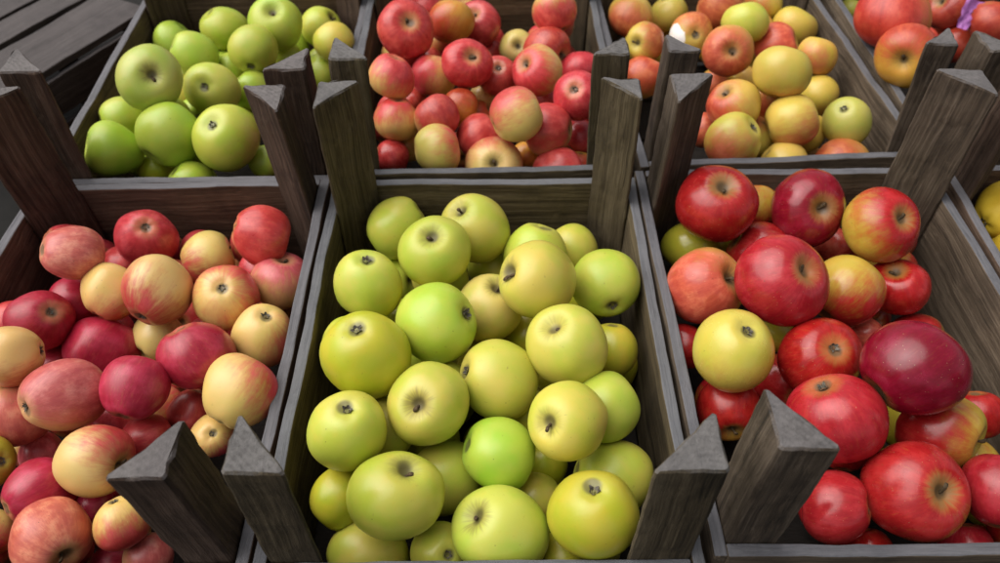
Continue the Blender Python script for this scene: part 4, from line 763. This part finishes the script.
seed = 100
for key, rows in APPLES.items():
    h0, tp, bcol, streak, ribs, russ = VAR[key]
    for (loc, R, axis, kind, base, cover, bdir, label, scar) in rows:
        seed += 1
        rr = random.Random(seed)
        h = h0 * rr.uniform(.95, 1.05)
        tpr = tp * rr.uniform(.5, 1.4)
        if 'narrowing to a point' in label: tpr, h = .75, 1.12
        if 'oval' in label or 'long pink' in label: h = 1.1
        bm, top, bot = apple_bm(R, h, tpr, seed, ribs=ribs * rr.uniform(.4, 1.6))
        o = mesh_obj('apple', bm, SKIN, smooth=True)
        q = Vector(axis).to_track_quat('Z', 'Y')
        Mx = q.to_matrix() @ Matrix.Rotation(rr.uniform(0, 6.28), 3, 'Z')
        o.matrix_world = Matrix.Translation(loc) @ Mx.to_4x4()
        inv = Mx.transposed()
        b = BASE[base]; jit = [rr.uniform(.92, 1.07) for _ in range(3)]
        o['skin'] = [b[0] * jit[0], b[1] * jit[1], b[2] * jit[2]]
        bc = BLUSH.get(base, bcol); bv = rr.uniform(.82, 1.12)
        o['blush'] = [bc[0] * bv, bc[1] * bv * rr.uniform(.8, 1.3), bc[2] * bv * rr.uniform(.85, 1.2)]
        o['cover'] = float(cover)
        o['blush_side'] = list(inv @ Vector(bdir))
        o['scar_side'] = list(inv @ Vector(scar)) if scar else [0.0, 0.0, 0.0]
        o['streak'] = float(streak * rr.uniform(.6, 1.2))
        o['russet'] = float(russ * rr.uniform(.4, 1.4))
        o['gloss'] = {'right': 0.15, 'backred': 0.22, 'left': 0.24}.get(key, 0.26) + rr.uniform(-.03, .05)
        tag(o, label, 'apple', GROUP[key])
        if kind == 's':
            s = mesh_obj('stalk', stalk_bm(R, seed), STALK, o, smooth=True); s.location = top
        elif kind == 'c':
            s = mesh_obj('calyx', calyx_bm(R * rr.uniform(.75, 1.0), seed), SEPAL, o); s.location = bot; s.rotation_euler = (math.pi, 0, 0)

# ------------------------------------------------------------------ camera
f, pitch, cx, cy, cz, roll = CAM
fwd = Vector((0, math.cos(pitch), -math.sin(pitch))); up0 = Vector((0, math.sin(pitch), math.cos(pitch))); rt0 = Vector((1, 0, 0))
rt = rt0 * math.cos(roll) + up0 * math.sin(roll); up = -rt0 * math.sin(roll) + up0 * math.cos(roll)
cam = bpy.data.cameras.new('camera'); co = link(bpy.data.objects.new('camera', cam))
co.matrix_world = Matrix(((rt.x, up.x, -fwd.x, cx), (rt.y, up.y, -fwd.y, cy), (rt.z, up.z, -fwd.z, cz), (0, 0, 0, 1)))
cam.sensor_width = 36; cam.lens = f * 36 / 1000; cam.clip_start = 0.01; cam.clip_end = 300
cam.dof.use_dof = True; cam.dof.focus_distance = 0.76; cam.dof.aperture_fstop = 5.6
scene.camera = co

# ------------------------------------------------------------------ quinces, paper, upturned crate, ground
def quince(loc, R, axis, label, seed):
    bm, top, bot = apple_bm(R, 1.12, .28, seed, ribs=.075, cav=.12, basin=.16)
    o = mesh_obj('quince', bm, QUINCE, smooth=True)
    o.matrix_world = Matrix.Translation(loc) @ Vector(axis).to_track_quat('Z', 'Y').to_matrix().to_4x4()
    tag(o, label, 'quince', 'yellow quinces in the crate at the right edge')
    c = mesh_obj('calyx', calyx_bm(R * 1.3, seed), SEPAL, o); c.location = bot; c.rotation_euler = (math.pi, 0, 0)
quince((0.694, 0.228, -0.035), .040, (.93, .36, .05), 'ribbed yellow quince with dark blossom end at the right picture edge, the upper one', 5)
quince((0.690, 0.160, -0.050), .036, (-.3, .8, .3), 'ribbed yellow quince lowest at the right picture edge, below the dark-eyed one', 6)

for k, (x, y, z, r) in enumerate(((.700, .205, -.118, .040), (.672, .130, -.124, .038), (.757, .170, -.122, .040), (.770, .245, -.112, .039),
                                  (.752, .090, -.123, .039), (.680, .050, -.125, .037), (.765, .215, -.045, .038), (.840, .190, -.124, .038))):
    quince((x, y, z), r, (math.cos(k * 2.1), math.sin(k * 2.1), .35), 'yellow quince lower in the heap of the crate at the right edge', 20 + k)

def paper():
    bm = bmesh.new(); n = 9; g = []
    for i in range(n):
        row = []
        for j in range(n):
            u, v = i / (n - 1) - .5, j / (n - 1) - .5
            p = Vector((u * .026, 0, v * .05)); p.y = .012 * noise.noise(Vector((u * 5, v * 5, 2.2))) + .006 * noise.noise(Vector((u * 12, v * 12, 7)))
            p.x *= 1 + .5 * v
            row.append(bm.verts.new(p))
        g.append(row)
    for i in range(n - 1):
        for j in range(n - 1): bm.faces.new((g[i][j], g[i + 1][j], g[i + 1][j + 1], g[i][j + 1]))
    o = mesh_obj('tissue_paper', bm, PURPLE, smooth=True)
    o.location = (0.826, 0.690, -0.006); o.rotation_euler = (math.radians(-35), math.radians(12), math.radians(-20))
    tag(o, 'purple crumpled tissue paper tucked between apples in the top right corner', 'paper')
paper()

def slat_crate():
    """an upturned slatted crate beside the green apples: floor slats upward, side below"""
    p1 = Vector((-0.6187, 0.7722, -0.03)); p0 = p1 + (Vector((-0.7197, 0.5743, -0.03)) - p1) * 1.5
    d = (p1 - p0).normalized(); side = Vector((-d.y, d.x, 0))
    M = Matrix(((d.x, side.x, 0, p0.x), (d.y, side.y, 0, p0.y), (0, 0, 1, p0.z), (0, 0, 0, 1)))
    root = empty('slatted_crate', M)
    tag(root, 'dark upturned slatted wooden crate left of the green apple crate, seen at top left', 'crate')
    Lc = (p1 - p0).length + .012; xm = Lc / 2
    off = 0.0
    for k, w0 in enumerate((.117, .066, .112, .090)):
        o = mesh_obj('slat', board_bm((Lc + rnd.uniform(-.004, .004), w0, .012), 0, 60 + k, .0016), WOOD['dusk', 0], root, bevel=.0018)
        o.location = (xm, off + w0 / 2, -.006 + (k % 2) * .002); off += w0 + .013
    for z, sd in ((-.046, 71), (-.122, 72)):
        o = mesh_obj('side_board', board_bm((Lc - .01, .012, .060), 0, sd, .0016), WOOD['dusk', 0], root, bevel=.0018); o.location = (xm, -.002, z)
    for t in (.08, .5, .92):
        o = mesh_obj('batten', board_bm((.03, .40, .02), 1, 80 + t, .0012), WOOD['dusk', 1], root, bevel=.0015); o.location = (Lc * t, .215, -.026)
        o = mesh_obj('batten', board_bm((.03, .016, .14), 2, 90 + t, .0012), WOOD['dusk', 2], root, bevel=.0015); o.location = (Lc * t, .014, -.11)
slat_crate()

bm = bmesh.new()
v = [bm.verts.new(p) for p in ((-40, -40, 0), (40, -40, 0), (40, 40, 0), (-40, 40, 0))]; bm.faces.new(v)
gr = mesh_obj('ground', bm, GROUND_SHADE); gr.location = (0, 0, FLOOR_Z - .035)
tag(gr, kind='structure')

# ------------------------------------------------------------------ light
w = bpy.data.worlds.new('World'); scene.world = w; w.use_nodes = True
nt = w.node_tree; bg = nt.nodes['Background']
sky = nt.nodes.new('ShaderNodeTexSky'); sky.sky_type = 'NISHITA'; sky.sun_disc = False
EL, AZ = math.radians(58), math.radians(282)
sky.sun_elevation = EL; sky.sun_rotation = AZ
sky.air_density = 1.0; sky.dust_density = 4.0; sky.ozone_density = 1.0
hs = nt.nodes.new('ShaderNodeHueSaturation'); hs.inputs['Saturation'].default_value = 0.25
nt.links.new(sky.outputs[0], hs.inputs['Color']); nt.links.new(hs.outputs[0], bg.inputs['Color'])
bg.inputs['Strength'].default_value = 0.11
sun = bpy.data.lights.new('sun', 'SUN'); so = link(bpy.data.objects.new('sun', sun))
sun.energy = 3.7; sun.angle = math.radians(75); sun.color = (1.0, 0.955, 0.90)
dirv = Vector((math.sin(AZ) * math.cos(EL), math.cos(AZ) * math.cos(EL), math.sin(EL)))
so.rotation_euler = dirv.to_track_quat('Z', 'Y').to_euler()

scene.view_settings.view_transform = 'Standard'; scene.view_settings.look = 'None'
scene.view_settings.exposure = 0; scene.view_settings.gamma = 1
